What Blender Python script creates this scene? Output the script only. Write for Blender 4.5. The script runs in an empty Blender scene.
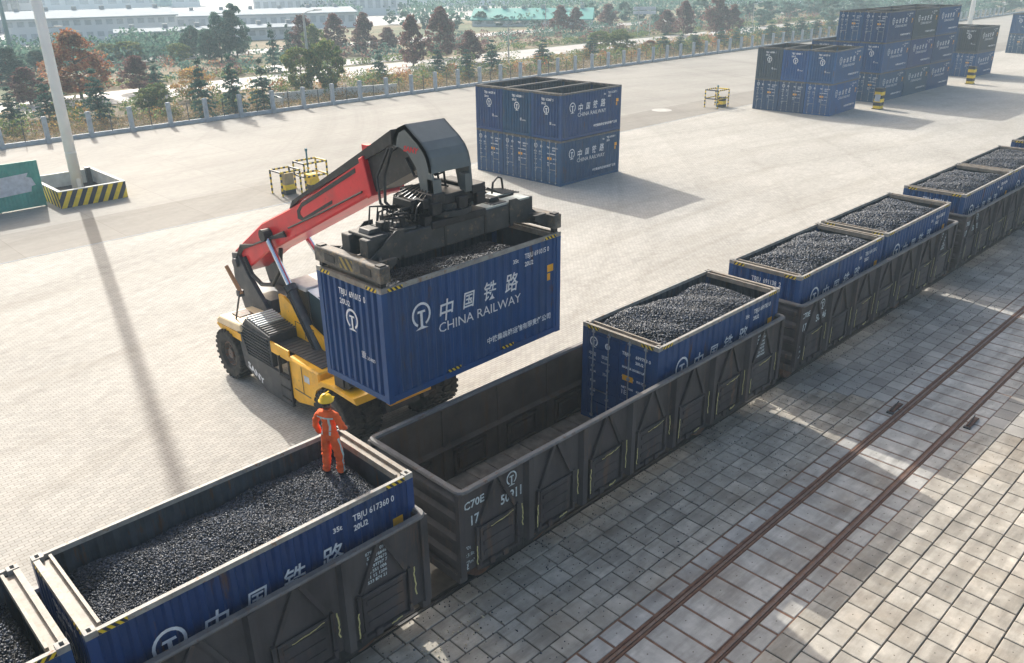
import bpy, math, random
import numpy as np
from mathutils import Vector, Matrix
R = math.radians
PI = math.pi
scn = bpy.context.scene
COL = scn.collection
random.seed(7)
# ------------------------------------------------------------ camera, world, sun
cam_d = bpy.data.cameras.new('camera'); cam = bpy.data.objects.new('camera', cam_d); COL.objects.link(cam)
cam_d.sensor_width = 36.0; cam_d.lens = 826.731/1024*36; cam_d.clip_start = 0.5; cam_d.clip_end = 9000
tl, yw, rl = R(23.576), R(45.942), R(-0.769)
fw = Vector((math.cos(tl)*math.cos(yw), math.cos(tl)*math.sin(yw), -math.sin(tl)))
rt = Vector((math.sin(yw), -math.cos(yw), 0)); up = rt.cross(fw)
rt, up = rt*math.cos(rl)+up*math.sin(rl), up*math.cos(rl)-rt*math.sin(rl)
m4 = Matrix((rt, up, -fw)).transposed().to_4x4(); m4.translation = Vector((0, 0, 12.82))
cam.matrix_world = m4
scn.camera = cam
SUN_EL, SUN_AZ = R(33.0), R(15.0)     # azimuth from +Y towards +X
w = bpy.data.worlds.new('World'); scn.world = w; w.use_nodes = True
nt = w.node_tree; bg = nt.nodes['Background']
sky = nt.nodes.new('ShaderNodeTexSky'); sky.sky_type = 'NISHITA'; sky.sun_disc = False
sky.sun_elevation = SUN_EL; sky.sun_rotation = SUN_AZ; sky.dust_density = 6.0; sky.air_density = 1.0; sky.ozone_density = .3
nt.links.new(sky.outputs[0], bg.inputs[0]); bg.inputs[1].default_value = 0.15
sd = bpy.data.lights.new('sun', 'SUN'); sd.energy = 3.6; sd.angle = R(0.6); sd.color = (1.0, 0.96, 0.89)
so = bpy.data.objects.new('sun', sd); COL.objects.link(so)
sdir = Vector((math.sin(SUN_AZ)*math.cos(SUN_EL), math.cos(SUN_AZ)*math.cos(SUN_EL), math.sin(SUN_EL)))
so.rotation_euler = (-sdir).to_track_quat('-Z', 'Y').to_euler()
scn.view_settings.view_transform = 'Standard'; scn.view_settings.look = 'None'
scn.view_settings.gamma = 1.0; scn.view_settings.exposure = 0.58
scn.view_settings.use_curve_mapping = False
cy = scn.cycles
cy.max_bounces = 6; cy.volume_bounces = 1; cy.transparent_max_bounces = 12; cy.use_denoising = True
cy.diffuse_bounces = 3; cy.glossy_bounces = 3

# ------------------------------------------------------------ materials
MATS = {}
def nmat(name):
    m = bpy.data.materials.new(name); m.use_nodes = True
    return m, m.node_tree, m.node_tree.nodes['Principled BSDF']
def N(nt, typ, **kw):
    n = nt.nodes.new(typ)
    for k, v in kw.items():
        if isinstance(k, str) and hasattr(n, k): setattr(n, k, v)
    return n
def setin(n, **kw):
    for k, v in kw.items(): n.inputs[k.replace('_', ' ')].default_value = v
def noise(nt, vec, scale, detail=4, rough=.55):
    n = N(nt, 'ShaderNodeTexNoise'); n.inputs['Scale'].default_value = scale
    n.inputs['Detail'].default_value = detail; n.inputs['Roughness'].default_value = rough
    nt.links.new(vec, n.inputs['Vector']); return n.outputs['Fac']
def ramp(nt, fac, a, b, lo=(0, 0, 0, 1), hi=(1, 1, 1, 1)):
    r = N(nt, 'ShaderNodeValToRGB'); r.color_ramp.elements[0].position = a; r.color_ramp.elements[1].position = b
    r.color_ramp.elements[0].color = lo; r.color_ramp.elements[1].color = hi
    nt.links.new(fac, r.inputs[0]); return r.outputs[0]
def mix(nt, fac, a, b, typ='MIX'):
    n = N(nt, 'ShaderNodeMix', data_type='RGBA', blend_type=typ)
    for s, v in ((0, fac), (6, a), (7, b)):
        if hasattr(v, 'links') or hasattr(v, 'is_linked'): nt.links.new(v, n.inputs[s])
        else: n.inputs[s].default_value = v if s == 0 else (v if len(v) == 4 else (*v, 1))
    return n.outputs[2]
def vary(nt, vec, scale, lo, hi, detail=4):
    f = noise(nt, vec, scale, detail)
    return ramp(nt, f, .3, .7, (lo, lo, lo, 1), (hi, hi, hi, 1))
def mapping(nt, vec, sc=(1, 1, 1), rot=(0, 0, 0)):
    mp = N(nt, 'ShaderNodeMapping'); mp.inputs['Scale'].default_value = sc; mp.inputs['Rotation'].default_value = rot
    nt.links.new(vec, mp.inputs['Vector']); return mp.outputs[0]
def surf(name, col, rough=.6, metal=0, var=.15, scale=2.0, rust=0, rustcol=(.16, .06, .025), dust=0, dustcol=(.35, .3, .24),
         bump=.15, bscale=20, objcol=False, spec=.5, streak=False, world=False, objrand=0, wst=0):
    if name in MATS: return MATS[name]
    m, nt, b = nmat(name)
    if world: vec = N(nt, 'ShaderNodeNewGeometry').outputs['Position']
    else: vec = N(nt, 'ShaderNodeTexCoord').outputs['Object']
    oi = N(nt, 'ShaderNodeObjectInfo')
    if not world:                                        # shift the pattern from one object to the next
        ad = N(nt, 'ShaderNodeVectorMath', operation='ADD'); ml = N(nt, 'ShaderNodeVectorMath', operation='SCALE')
        nt.links.new(oi.outputs['Location'], ml.inputs[0]); ml.inputs['Scale'].default_value = 3.7
        nt.links.new(vec, ad.inputs[0]); nt.links.new(ml.outputs[0], ad.inputs[1]); vec = ad.outputs[0]
    c = mix(nt, 1.0, (*col, 1), vary(nt, vec, scale, 1-var, 1+var), 'MULTIPLY')
    if objcol: c = mix(nt, 1.0, c, oi.outputs['Color'], 'MULTIPLY')
    if objrand: c = mix(nt, 1.0, c, ramp(nt, oi.outputs['Random'], 0, 1, (1-objrand,)*3+(1,), (1+objrand,)*3+(1,)), 'MULTIPLY')
    v2 = mapping(nt, vec, (1, 1, .15)) if streak else vec
    if wst:                                              # curved tyre smears that run on over the slabs
        wp = N(nt, 'ShaderNodeNewGeometry').outputs['Position']
        f = ramp(nt, noise(nt, mapping(nt, wp, (.30, 2.2, 1), (0, 0, .75)), 1.0, 6, .65), .47, .60)
        c = mix(nt, f, c, mix(nt, 1.0, c, (.72, .715, .71), 'MULTIPLY'))
        f = ramp(nt, noise(nt, wp, .35, 5, .6), .50, .72); c = mix(nt, f, c, mix(nt, 1.0, c, (.74, .66, .58), 'MULTIPLY'))
    if rust:
        f = ramp(nt, noise(nt, v2, scale*2.2, 8, .7), .66-rust*.35, .74-rust*.3)
        c = mix(nt, f, c, (*rustcol, 1))
    if dust:
        f = ramp(nt, noise(nt, v2, scale*.9, 6, .65), .62-dust*.4, .95-dust*.3)
        c = mix(nt, f, c, (*dustcol, 1))
    nt.links.new(c, b.inputs['Base Color'])
    b.inputs['Roughness'].default_value = rough; b.inputs['Metallic'].default_value = metal
    b.inputs['Specular IOR Level'].default_value = spec
    if bump:
        bp = N(nt, 'ShaderNodeBump'); bp.inputs['Strength'].default_value = bump; bp.inputs['Distance'].default_value = .01
        nt.links.new(noise(nt, vec, bscale, 6), bp.inputs['Height']); nt.links.new(bp.outputs[0], b.inputs['Normal'])
    MATS[name] = m; return m
BLUE = surf('container_blue_paint', (.016, .076, .215), .42, 0, .12, 1.4, rust=.17, rustcol=(.10, .055, .04), dust=.30, dustcol=(.05, .085, .15), objcol=True, streak=True, bump=.35, bscale=5, objrand=.10, spec=.3)
BLUE_IN = surf('container_inside_paint', (.05, .062, .075), .75, 0, .3, 2.5, rust=.30, rustcol=(.10, .055, .03), dust=.3, dustcol=(.02, .02, .02), streak=True)
RIM = surf('container_rim_worn', (.31, .30, .27), .6, 0, .25, 4, objcol=True, rust=.30, rustcol=(.25, .13, .06), dust=.2, dustcol=(.10, .12, .17))
RIMB = surf('container_rim_blue', (.24, .21, .17), .55, 0, .3, 4, objcol=True, rust=.35, rustcol=(.22, .15, .09), dust=.3)
FLOOR = surf('container_floor', (.07, .05, .035), .9, 0, .4, 3, rust=.3)
WHITE = surf('white_lettering', (.78, .80, .82), .6, 0, .12, 8, bump=0)
YEL = surf('yellow_plate', (.85, .42, .02), .55, 0, .1, 5, bump=0)
ROD = surf('locking_rod_steel', (.33, .36, .40), .5, .2, .3, 6, rust=.35)
GON = surf('gondola_paint', (.040, .035, .038), .60, 0, .5, 1.2, rust=.30, rustcol=(.10, .060, .040), dust=.45, dustcol=(.095, .090, .088), streak=True, bump=.4, bscale=9)
GONR = surf('gondola_rim', (.15, .145, .14), .55, 0, .25, 3, rust=.3, rustcol=(.14, .09, .06))
GONI = surf('gondola_inside', (.088, .060, .040), .8, 0, .4, 1.3, rust=.38, rustcol=(.105, .055, .026), dust=.25, dustcol=(.12, .10, .075), streak=True, bump=.4, bscale=9)
PLANK = surf('wagon_floor_plank', (.34, .25, .17), .9, 0, .4, 3, dust=.5, dustcol=(.36, .29, .21), objrand=.3)
CHALK = surf('yellow_chalk', (.50, .46, .20), .9, 0, .3, 20, bump=0)
WCHALK = surf('stencil_white', (.52, .60, .62), .8, 0, .3, 14, bump=0)
RUSTY = surf('rusty_iron', (.12, .06, .04), .85, 0, .4, 6, rust=.3)
RAILTOP = surf('rail_steel', (.15, .10, .08), .5, .25, .3, 5, rust=.4, rustcol=(.15, .065, .035))
BLACKST = surf('black_iron', (.018, .018, .02), .55, 0, .3, 4, rust=.1, dust=.3, dustcol=(.07, .065, .06))
SPR = surf('spreader_steel', (.034, .039, .042), .5, 0, .35, 2.5, rust=.2, rustcol=(.15, .11, .07), dust=.28, dustcol=(.10, .095, .085), bump=.3)
SPRE = surf('spreader_end_beam', (.09, .085, .075), .6, 0, .4, 3, rust=.4, rustcol=(.22, .15, .08), dust=.3)
HOOD = surf('boom_head_paint', (.135, .155, .155), .38, 0, .15, 1.5, dust=.3, dustcol=(.16, .17, .17))
RED = surf('boom_red_paint', (.72, .014, .022), .32, 0, .15, 1.2, rust=.10, rustcol=(.12, .03, .03), dust=.25, dustcol=(.34, .05, .05))
DKG = surf('machine_dark_grey', (.035, .04, .048), .45, 0, .25, 2, dust=.35, dustcol=(.12, .12, .12))
MYEL = surf('machine_yellow', (.90, .46, .008), .35, 0, .15, 1.5, rust=.10, rustcol=(.2, .09, .03), dust=.22, dustcol=(.35, .2, .08))
CREAM = surf('machine_hood_cream', (.80, .62, .38), .35, 0, .15, 1.5)
CHROME = surf('cylinder_chrome', (.75, .8, .86), .15, 1, .05, 2, bump=0)
ROOFW = surf('cab_roof', (.55, .54, .5), .5, 0, .2, 3)
RUB = surf('tyre_rubber', (.022, .021, .02), .8, 0, .4, 5, dust=.45, dustcol=(.075, .062, .05), bump=.4)
RIMM = surf('wheel_rim', (.12, .11, .10), .6, .2, .3, 6, rust=.5)
HOSE = surf('hydraulic_hose', (.012, .012, .013), .4, 0, .2, 5)
CONC = surf('fence_concrete', (.36, .40, .44), .8, 0, .2, 2.0, dust=.3, dustcol=(.42, .40, .36), bump=.3)
POLEW = surf('mast_white', (.80, .82, .82), .42, 0, .05, .8, bump=.05)
POLEG = surf('mast_grey', (.30, .42, .44), .5, 0, .1, .8)
LPOST = surf('lamp_post_grey', (.45, .46, .44), .6, 0, .15, 1.5)
SLAB = surf('slab_concrete', (.42, .385, .325), .78, 0, .22, 2.5, dust=.35, dustcol=(.30, .265, .21), rust=.10, rustcol=(.24, .18, .13), objrand=.2, bump=.5, bscale=30, wst=1)
PANEL = surf('panel_concrete', (.44, .425, .39), .75, 0, .2, 2.5, dust=.35, dustcol=(.29, .275, .25), objrand=.13, bump=.5, bscale=30, wst=1)
HOLE = surf('lifting_hole_dark', (.10, .08, .06), .9)
TEAL = surf('hoarding_teal', (.06, .30, .245), .6, 0, .2, 1.6, dust=.4, dustcol=(.11, .30, .26), rust=.03)
PAPER = surf('torn_poster', (.55, .58, .62), .8, 0, .15, 4)
ORANGE = surf('orange_workwear', (.80, .12, .022), .85, 0, .18, 5, bump=.6, bscale=14)
REFL = surf('reflective_tape', (.50, .62, .58), .5, 0, .1, 6)
SKIN = surf('skin', (.40, .22, .15), .6, 0, .1, 8)
HELM = surf('helmet_yellow', (.88, .55, .012), .28, 0, .04, 4, bump=0)
GLOVE = surf('work_glove', (.10, .095, .09), .9)
BOOT = surf('boot_black', (.02, .018, .017), .6)
CAGEY = surf('guard_yellow', (.88, .62, .03), .5, 0, .1, 5)
CAGEK = surf('guard_black', (.02, .02, .025), .5)
STONE = surf('bin_tan', (.36, .29, .17), .8)
def glass():
    m, nt, b = nmat('cab_glass'); setin(b, Base_Color=(.05, .08, .09, 1), Roughness=.08); b.inputs['Metallic'].default_value = .1
    return m
GLASS = glass()
def hazard(name, a=(.85, .60, .02), k=(.015, .02, .045), pitch=.3, ang=30, axis='x', ratio=.5):
    m, nt, b = nmat(name); tc = N(nt, 'ShaderNodeTexCoord'); sp = N(nt, 'ShaderNodeSeparateXYZ'); nt.links.new(tc.outputs['Object'], sp.inputs[0])
    ad = N(nt, 'ShaderNodeMath', operation='ADD'); nt.links.new(sp.outputs['XYZ'.index(axis.upper())], ad.inputs[0])
    ml = N(nt, 'ShaderNodeMath', operation='MULTIPLY'); nt.links.new(sp.outputs[2], ml.inputs[0]); ml.inputs[1].default_value = -math.tan(R(ang)); nt.links.new(ml.outputs[0], ad.inputs[1])
    dv = N(nt, 'ShaderNodeMath', operation='DIVIDE'); nt.links.new(ad.outputs[0], dv.inputs[0]); dv.inputs[1].default_value = pitch
    fr = N(nt, 'ShaderNodeMath', operation='FRACT'); nt.links.new(dv.outputs[0], fr.inputs[0])
    gt = N(nt, 'ShaderNodeMath', operation='GREATER_THAN'); nt.links.new(fr.outputs[0], gt.inputs[0]); gt.inputs[1].default_value = ratio
    c = mix(nt, gt.outputs[0], (*a, 1), (*k, 1))
    c = mix(nt, 1.0, c, vary(nt, tc.outputs['Object'], 3, .8, 1.1), 'MULTIPLY')
    nt.links.new(c, b.inputs['Base Color']); b.inputs['Roughness'].default_value = .55
    return m
HAZW = hazard('planter_stripes_front', pitch=.60, ang=28)
HAZS = hazard('planter_stripes_side', pitch=.60, ang=28, axis='y')
HAZ1 = hazard('corner_stripes_side', pitch=.13, ang=40)
HAZ2 = hazard('corner_stripes_end', pitch=.13, ang=40, axis='y')
HAZV = hazard('bollard_bands', pitch=.55, ang=-80, ratio=.5)
HAZP = hazard('pipe_bands', pitch=.36, ang=0, axis='z')

def island_mat(name, dark, light, rough, spec=.5, extra=None, var_scale=.6):
    m, nt, b = nmat(name); g = N(nt, 'ShaderNodeNewGeometry')
    c = ramp(nt, g.outputs['Random Per Island'], 0, 1, (*dark, 1), (*light, 1))
    if extra:
        r2 = N(nt, 'ShaderNodeMath', operation='MULTIPLY'); nt.links.new(g.outputs['Random Per Island'], r2.inputs[0]); r2.inputs[1].default_value = 7.31
        f2 = N(nt, 'ShaderNodeMath', operation='FRACT'); nt.links.new(r2.outputs[0], f2.inputs[0])
        c = mix(nt, ramp(nt, f2.outputs[0], .55, .9), c, (*extra, 1))
    c = mix(nt, 1.0, c, vary(nt, g.outputs['Position'], var_scale, .75, 1.3), 'MULTIPLY')
    nt.links.new(c, b.inputs['Base Color']); b.inputs['Roughness'].default_value = rough
    b.inputs['Specular IOR Level'].default_value = spec
    return m
COAL = island_mat('coal', (.008, .009, .011), (.078, .094, .124), .40, .38, var_scale=1.2)
COALB = surf('coal_bed', (.014, .015, .017), .7, 0, .4, 6, bump=.8, bscale=25)
def leaf(name, dark, light, extra=None):
    m = island_mat(name, dark, light, .7, .25, extra); nt = m.node_tree; b = nt.nodes['Principled BSDF']
    tr = N(nt, 'ShaderNodeBsdfTranslucent'); mx = N(nt, 'ShaderNodeMixShader'); mx.inputs[0].default_value = .5
    src = b.inputs['Base Color'].links[0].from_socket; nt.links.new(src, tr.inputs[0])
    nt.links.new(b.outputs[0], mx.inputs[1]); nt.links.new(tr.outputs[0], mx.inputs[2]); nt.links.new(mx.outputs[0], nt.nodes['Material Output'].inputs[0])
    return m
LF = dict(cedar=leaf('cedar_needles', (.03, .085, .075), (.085, .17, .13)), green=leaf('green_leaves', (.06, .12, .045), (.15, .22, .08), (.24, .22, .07)),
          russet=leaf('russet_leaves', (.20, .075, .045), (.42, .18, .09), (.34, .22, .10)), purple=leaf('purple_brown_leaves', (.11, .055, .06), (.25, .125, .115), (.17, .13, .09)),
          yellow=leaf('yellow_leaves', (.24, .17, .05), (.46, .33, .11), (.34, .16, .07)), teal=leaf('blue_green_leaves', (.05, .12, .105), (.12, .21, .16)))
BARK = surf('bark', (.12, .10, .08), .9, 0, .3, 6)

# ------------------------------------------------------------ mesh helpers
class MB:
    def __init__(s): s.v = []; s.f = []; s.m = []; s.mi = 0
    def add(s, vs, fs):
        o = len(s.v); s.v += [tuple(v) for v in vs]; s.f += [tuple(i+o for i in f) for f in fs]; s.m += [s.mi]*len(fs); return s
    def box(s, x0, y0, z0, x1, y1, z1):
        if x1 < x0: x0, x1 = x1, x0
        if y1 < y0: y0, y1 = y1, y0
        if z1 < z0: z0, z1 = z1, z0
        return s.add([(x0, y0, z0), (x1, y0, z0), (x1, y1, z0), (x0, y1, z0), (x0, y0, z1), (x1, y0, z1), (x1, y1, z1), (x0, y1, z1)],
                     [(0, 3, 2, 1), (4, 5, 6, 7), (0, 1, 5, 4), (1, 2, 6, 5), (2, 3, 7, 6), (3, 0, 4, 7)])
    def bar(s, a, b, w, h, upv=(0, 0, 1)):
        a, b = Vector(a), Vector(b); d = (b-a).normalized(); u = Vector(upv)
        if abs(d.dot(u)) > .98: u = Vector((0, 1, 0))
        r = d.cross(u).normalized()*w/2; t = r.cross(d).normalized()*h/2
        return s.add([a-r-t, a+r-t, a+r+t, a-r+t, b-r-t, b+r-t, b+r+t, b-r+t], [(0, 1, 2, 3), (4, 7, 6, 5), (0, 4, 5, 1), (1, 5, 6, 2), (2, 6, 7, 3), (3, 7, 4, 0)])
    def tube(s, pts, r, n=8, caps=True):
        pts = [Vector(p) for p in pts]; rs = r if isinstance(r, (list, tuple)) else [r]*len(pts); rings = []
        d0 = (pts[1]-pts[0]).normalized(); u = Vector((0, 0, 1)) if abs(d0.z) < .9 else Vector((1, 0, 0)); nrm = d0.cross(u).normalized()
        for i, p in enumerate(pts):
            d = (pts[min(i+1, len(pts)-1)]-pts[max(i-1, 0)]).normalized(); nrm = (nrm-d*nrm.dot(d)).normalized(); bn = d.cross(nrm)
            rings.append([p+(nrm*math.cos(2*math.pi*k/n)+bn*math.sin(2*math.pi*k/n))*rs[i] for k in range(n)])
        vs = [v for g in rings for v in g]; fs = []
        for i in range(len(pts)-1):
            for k in range(n): fs.append((i*n+k, i*n+(k+1) % n, (i+1)*n+(k+1) % n, (i+1)*n+k))
        if caps: fs += [tuple(range(n))[::-1], tuple(range((len(pts)-1)*n, len(pts)*n))]
        return s.add(vs, fs)
    def prism(s, poly, axis, a, b):
        """poly: 2-D points; axis 'x' -> (y,z), 'y' -> (x,z), 'z' -> (x,y)"""
        def P(p, t): return {'x': (t, p[0], p[1]), 'y': (p[0], t, p[1]), 'z': (p[0], p[1], t)}[axis]
        n = len(poly); fs = [tuple(range(n)), tuple(range(n, 2*n))[::-1]]+[(i, i+n, (i+1) % n+n, (i+1) % n) for i in range(n)]
        return s.add([P(p, a) for p in poly]+[P(p, b) for p in poly], fs)
    def lathe(s, prof, c, axis='x', n=28):
        """prof: (radius, offset along axis)"""
        vs = []; fs = []; k = len(prof)
        for j in range(n):
            t = 2*math.pi*j/n; cs, sn = math.cos(t), math.sin(t)
            for r, o in prof:
                vs.append({'x': (c[0]+o, c[1]+r*cs, c[2]+r*sn), 'y': (c[0]+r*cs, c[1]+o, c[2]+r*sn), 'z': (c[0]+r*cs, c[1]+r*sn, c[2]+o)}[axis])
        for j in range(n):
            for i in range(k-1): fs.append((j*k+i, j*k+i+1, ((j+1) % n)*k+i+1, ((j+1) % n)*k+i))
        return s.add(vs, fs)
    def mesh(s, name, mats, org=(0, 0, 0), smooth=False):
        me = bpy.data.meshes.new(name); ox, oy, oz = org
        me.from_pydata([(x-ox, y-oy, z-oz) for x, y, z in s.v], [], s.f)
        for m in (mats if isinstance(mats, (list, tuple)) else [mats]): me.materials.append(m)
        if any(s.m): me.polygons.foreach_set('material_index', s.m)
        if smooth: me.shade_smooth(); 
        me.update(); return me
    def build(s, name, mats, parent=None, org=(0, 0, 0), smooth=False):
        return link(name, s.mesh(name, mats, org, smooth), parent)
def link(name, me, parent=None, loc=None, rz=0):
    o = bpy.data.objects.new(name, me); COL.objects.link(o)
    if parent: o.parent = parent
    if loc: o.location = loc
    if rz: o.rotation_euler = (0, 0, rz)
    return o
def fixn(me):
    import bmesh
    bm = bmesh.new(); bm.from_mesh(me); bmesh.ops.recalc_face_normals(bm, faces=bm.faces); bm.to_mesh(me); bm.free()
def bev(o, wd=.01, seg=1):
    m = o.modifiers.new('bevel', 'BEVEL'); m.width = wd; m.segments = seg; m.limit_method = 'ANGLE'; return o
def tag(o, label=None, cat=None, group=None, kind=None):
    if label: o['label'] = label
    if cat: o['category'] = cat
    if group: o['group'] = group
    if kind: o['kind'] = kind
    return o
def thing(name, loc, label, cat, group=None, rz=0):
    o = bpy.data.objects.new(name, None); COL.objects.link(o); o.location = loc; o.rotation_euler = (0, 0, rz); o.empty_display_size = .3
    return tag(o, label, cat, group)
def copy_tree(o, parent=None):
    c = o.copy(); COL.objects.link(c); c.parent = parent
    for ch in list(o.children): copy_tree(ch, c)
    return c
TXT = {}
def text_mesh(body, size, mat, align='LEFT', shear=0, sx=1.0, res=2, bold=0):
    k = (body, size, mat.name, align, shear, sx, bold)
    if k in TXT: return TXT[k]
    c = bpy.data.curves.new('lettering', 'FONT'); c.body = body; c.size = size; c.align_x = align; c.shear = shear; c.resolution_u = res; c.offset = bold
    o = bpy.data.objects.new('t', c); COL.objects.link(o)
    me = bpy.data.meshes.new_from_object(o.evaluated_get(bpy.context.evaluated_depsgraph_get()))
    bpy.data.objects.remove(o); co = [tuple(v.co) for v in me.vertices]; fs = [tuple(p.vertices) for p in me.polygons]
    TXT[k] = ([(x*sx, y) for x, y, z in co], fs); return TXT[k]
def put_text(mb, body, size, pos, plane, mat=None, **kw):
    """plane: '-y' reads along +x facing -y; '+y' reads along -x; '-x' reads along -y facing -x; '+x' reads along +y"""
    vs, fs = text_mesh(body, size, mat or WHITE, **kw); x, y, z = pos
    f = {'-y': lambda a, b: (x+a, y, z+b), '+y': lambda a, b: (x-a, y, z+b), '-x': lambda a, b: (x, y-a, z+b), '+x': lambda a, b: (x, y+a, z+b)}[plane]
    mb.add([f(a, b) for a, b in vs], fs)
def put_poly(mb, pts, pos, plane):
    x, y, z = pos
    f = {'-y': lambda a, b: (x+a, y, z+b), '+y': lambda a, b: (x-a, y, z+b), '-x': lambda a, b: (x, y-a, z+b), '+x': lambda a, b: (x, y+a, z+b)}[plane]
    mb.add([f(a, b) for a, b in pts], [tuple(range(len(pts)))])
def put_logo(mb, pos, plane, r=.34, w=.075):
    n = 18                                                # open ring with a rail section inside
    for i in range(n):
        a, b = R(-62+304*i/n), R(-62+304*(i+1)/n)
        a, b = a, b
        q = [((r-w/2)*math.cos(t)*.92, (r-w/2)*math.sin(t)) for t in (a, b)]+[((r+w/2)*math.cos(t)*.92, (r+w/2)*math.sin(t)) for t in (b, a)]
        put_poly(mb, q, pos, plane)
    k = r/.34
    put_poly(mb, [(-.15*k, .06*k), (.15*k, .06*k), (.13*k, .13*k), (-.13*k, .13*k)], pos, plane)
    put_poly(mb, [(-.045*k, .06*k), (.045*k, .06*k), (.045*k, -.36*k), (-.045*k, -.36*k)], pos, plane)
    put_poly(mb, [(-.24*k, -.44*k), (.24*k, -.44*k), (.05*k, -.355*k), (-.05*k, -.355*k)], pos, plane)

# ------------------------------------------------------------ containers
CL, CW, CH = 6.058, 2.55, 2.894
def corr(x0, x1, z0, z1, d=.042, pitch=.275, y=.02):
    """corrugated sheet in the xz plane, ridge at y, groove at y+d"""
    n = max(1, round((x1-x0)/pitch)); p = (x1-x0)/n; xs = [x0]; ys = [y]
    for i in range(n):
        a = x0+i*p
        xs += [a+p*.32, a+p*.48, a+p*.84, a+p]; ys += [y, y+d, y+d, y]
    vs = [(x, yy, z) for x, yy in zip(xs, ys) for z in (z0, z1)]
    return vs, [(2*i, 2*i+2, 2*i+3, 2*i+1) for i in range(len(xs)-1)]
CM = {}
def cmesh():
    if CM: return CM
    X, Y, H = CL/2, CW/2, CH
    for nm, sg in (('sn', -1), ('sf', 1)):                 # side panels (two skins 60 mm apart would not show; the sheet is corrugated)
        vs, fs = corr(-X+.16, X-.16, .16, H-.115)
        m = MB(); m.add([(x, sg*(Y-y), z) for x, y, z in vs], fs if sg < 0 else [f[::-1] for f in fs]); CM[nm] = m.mesh('side_panel', BLUE)
        m = MB(); m.add([(x, sg*(Y-y-.012), z) for x, y, z in vs], fs); CM[nm+'i'] = m.mesh('inner_lining', BLUE_IN)
    vs, fs = corr(-Y+.17, Y-.17, .16, H-.13, .065, .25)
    m = MB(); m.add([(X-y, x, z) for x, y, z in vs], fs); CM['end'] = m.mesh('end_panel', BLUE)
    m = MB(); m.add([(X-y-.012, x, z) for x, y, z in vs], fs)
    CM['endi'] = m.mesh('inner_lining', BLUE_IN); m = MB(); m.box(-X+.08, -Y+.17, .16, -X+.09, Y-.17, H-.14); CM['doori'] = m.mesh('door_lining', BLUE_IN)
    m = MB(); m.box(-.08, -.0825, .118, .08, .0825, H-.118); CM['post'] = m.mesh('corner_post', BLUE)
    m = MB(); m.box(-.058, -Y+.162, .01, .058, Y-.162, .165); CM['sill'] = m.mesh('end_sill', BLUE)
    m = MB(); m.box(-X+.178, -.047, .01, X-.178, .047, .165); CM['brail'] = m.mesh('bottom_rail', BLUE)
    m = MB(); m.box(-X+.178, -.0385, H-.12, X-.178, .0385, H-.02); CM['trail'] = m.mesh('top_rail', RIM)
    m = MB(); m.prism([(-.004, H-.14), (-.004, H-.012), (-.10, H-.012), (-.10, H-.09), (-.24, H-.09), (-.24, H-.01), (-.29, H-.01), (-.29, H-.15)], 'y', -Y+.164, Y-.164)
    CM['head'] = m.mesh('end_header', RIMB); fixn(CM['head'])
    m = MB(); m.box(-.089, -.081, 0, .089, .081, .118); CM['castb'] = m.mesh('corner_casting', BLUE)
    m = MB(); a, b, c, d = .031, -.031, .051, -.051
    m.box(-.089, -.081, 0, .089, .081, .06); m.box(.089, -.081, .06, a, .081, .118); m.box(b, -.081, .06, -.089, .081, .118); m.box(a, .081, .06, b, c, .118); m.box(a, d, .06, b, -.081, .118)
    CM['castt'] = m.mesh('corner_casting', RIM)
    m = MB(); m.box(-X+.1, -Y+.08, .12, X-.1, Y-.08, .16); CM['floor'] = m.mesh('floor_deck', FLOOR)
    m = MB()                                               # a door leaf, local origin at its hinge side
    W2 = Y-.17
    for sg, nm in ((-1, 'dn'), (1, 'df')):
        m = MB(); a, b = (0.01, W2) if sg > 0 else (-W2, -.01)
        m.box(-X+.045, a, .18, -X+.075, b, H-.16)
        zs = np.linspace(.22, H-.2, 7)
        for i in range(6): m.box(-X+.02, a+.06, zs[i]+.05, -X+.044, b-.06, zs[i+1]-.05)
        for yy in (a, b): m.box(-X+.012, yy, .18, -X+.044, yy+(.05 if yy == a else -.05), H-.16)
        CM[nm] = m.mesh('door', BLUE)
        for k, q in enumerate((.30, .78)):
            m = MB(); y0 = sg*(q*W2+.02)
            m.tube([(-X-.012, y0, .1), (-X-.012, y0, H-.09)], .02, 6)
            for z in (.16, .8, 1.7, H-.17): m.box(-X-.035, y0-.045, z-.03, -X+.018, y0+.045, z+.03)
            m.box(-X-.03, y0, .98, -X-.02, y0+sg*.38*(1 if k == 0 else -1), 1.02)
            CM[nm+'r%d' % k] = m.mesh('locking_rod', ROD)
    m = MB(); m.box(-.215, -.002, -.04, .215, .002, .04); CM['hz1'] = m.mesh('hazard_mark', HAZ1)
    m = MB(); m.box(-.002, -.195, -.042, .002, .195, .042); CM['hz2'] = m.mesh('hazard_mark', HAZ2)
    return CM
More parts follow.
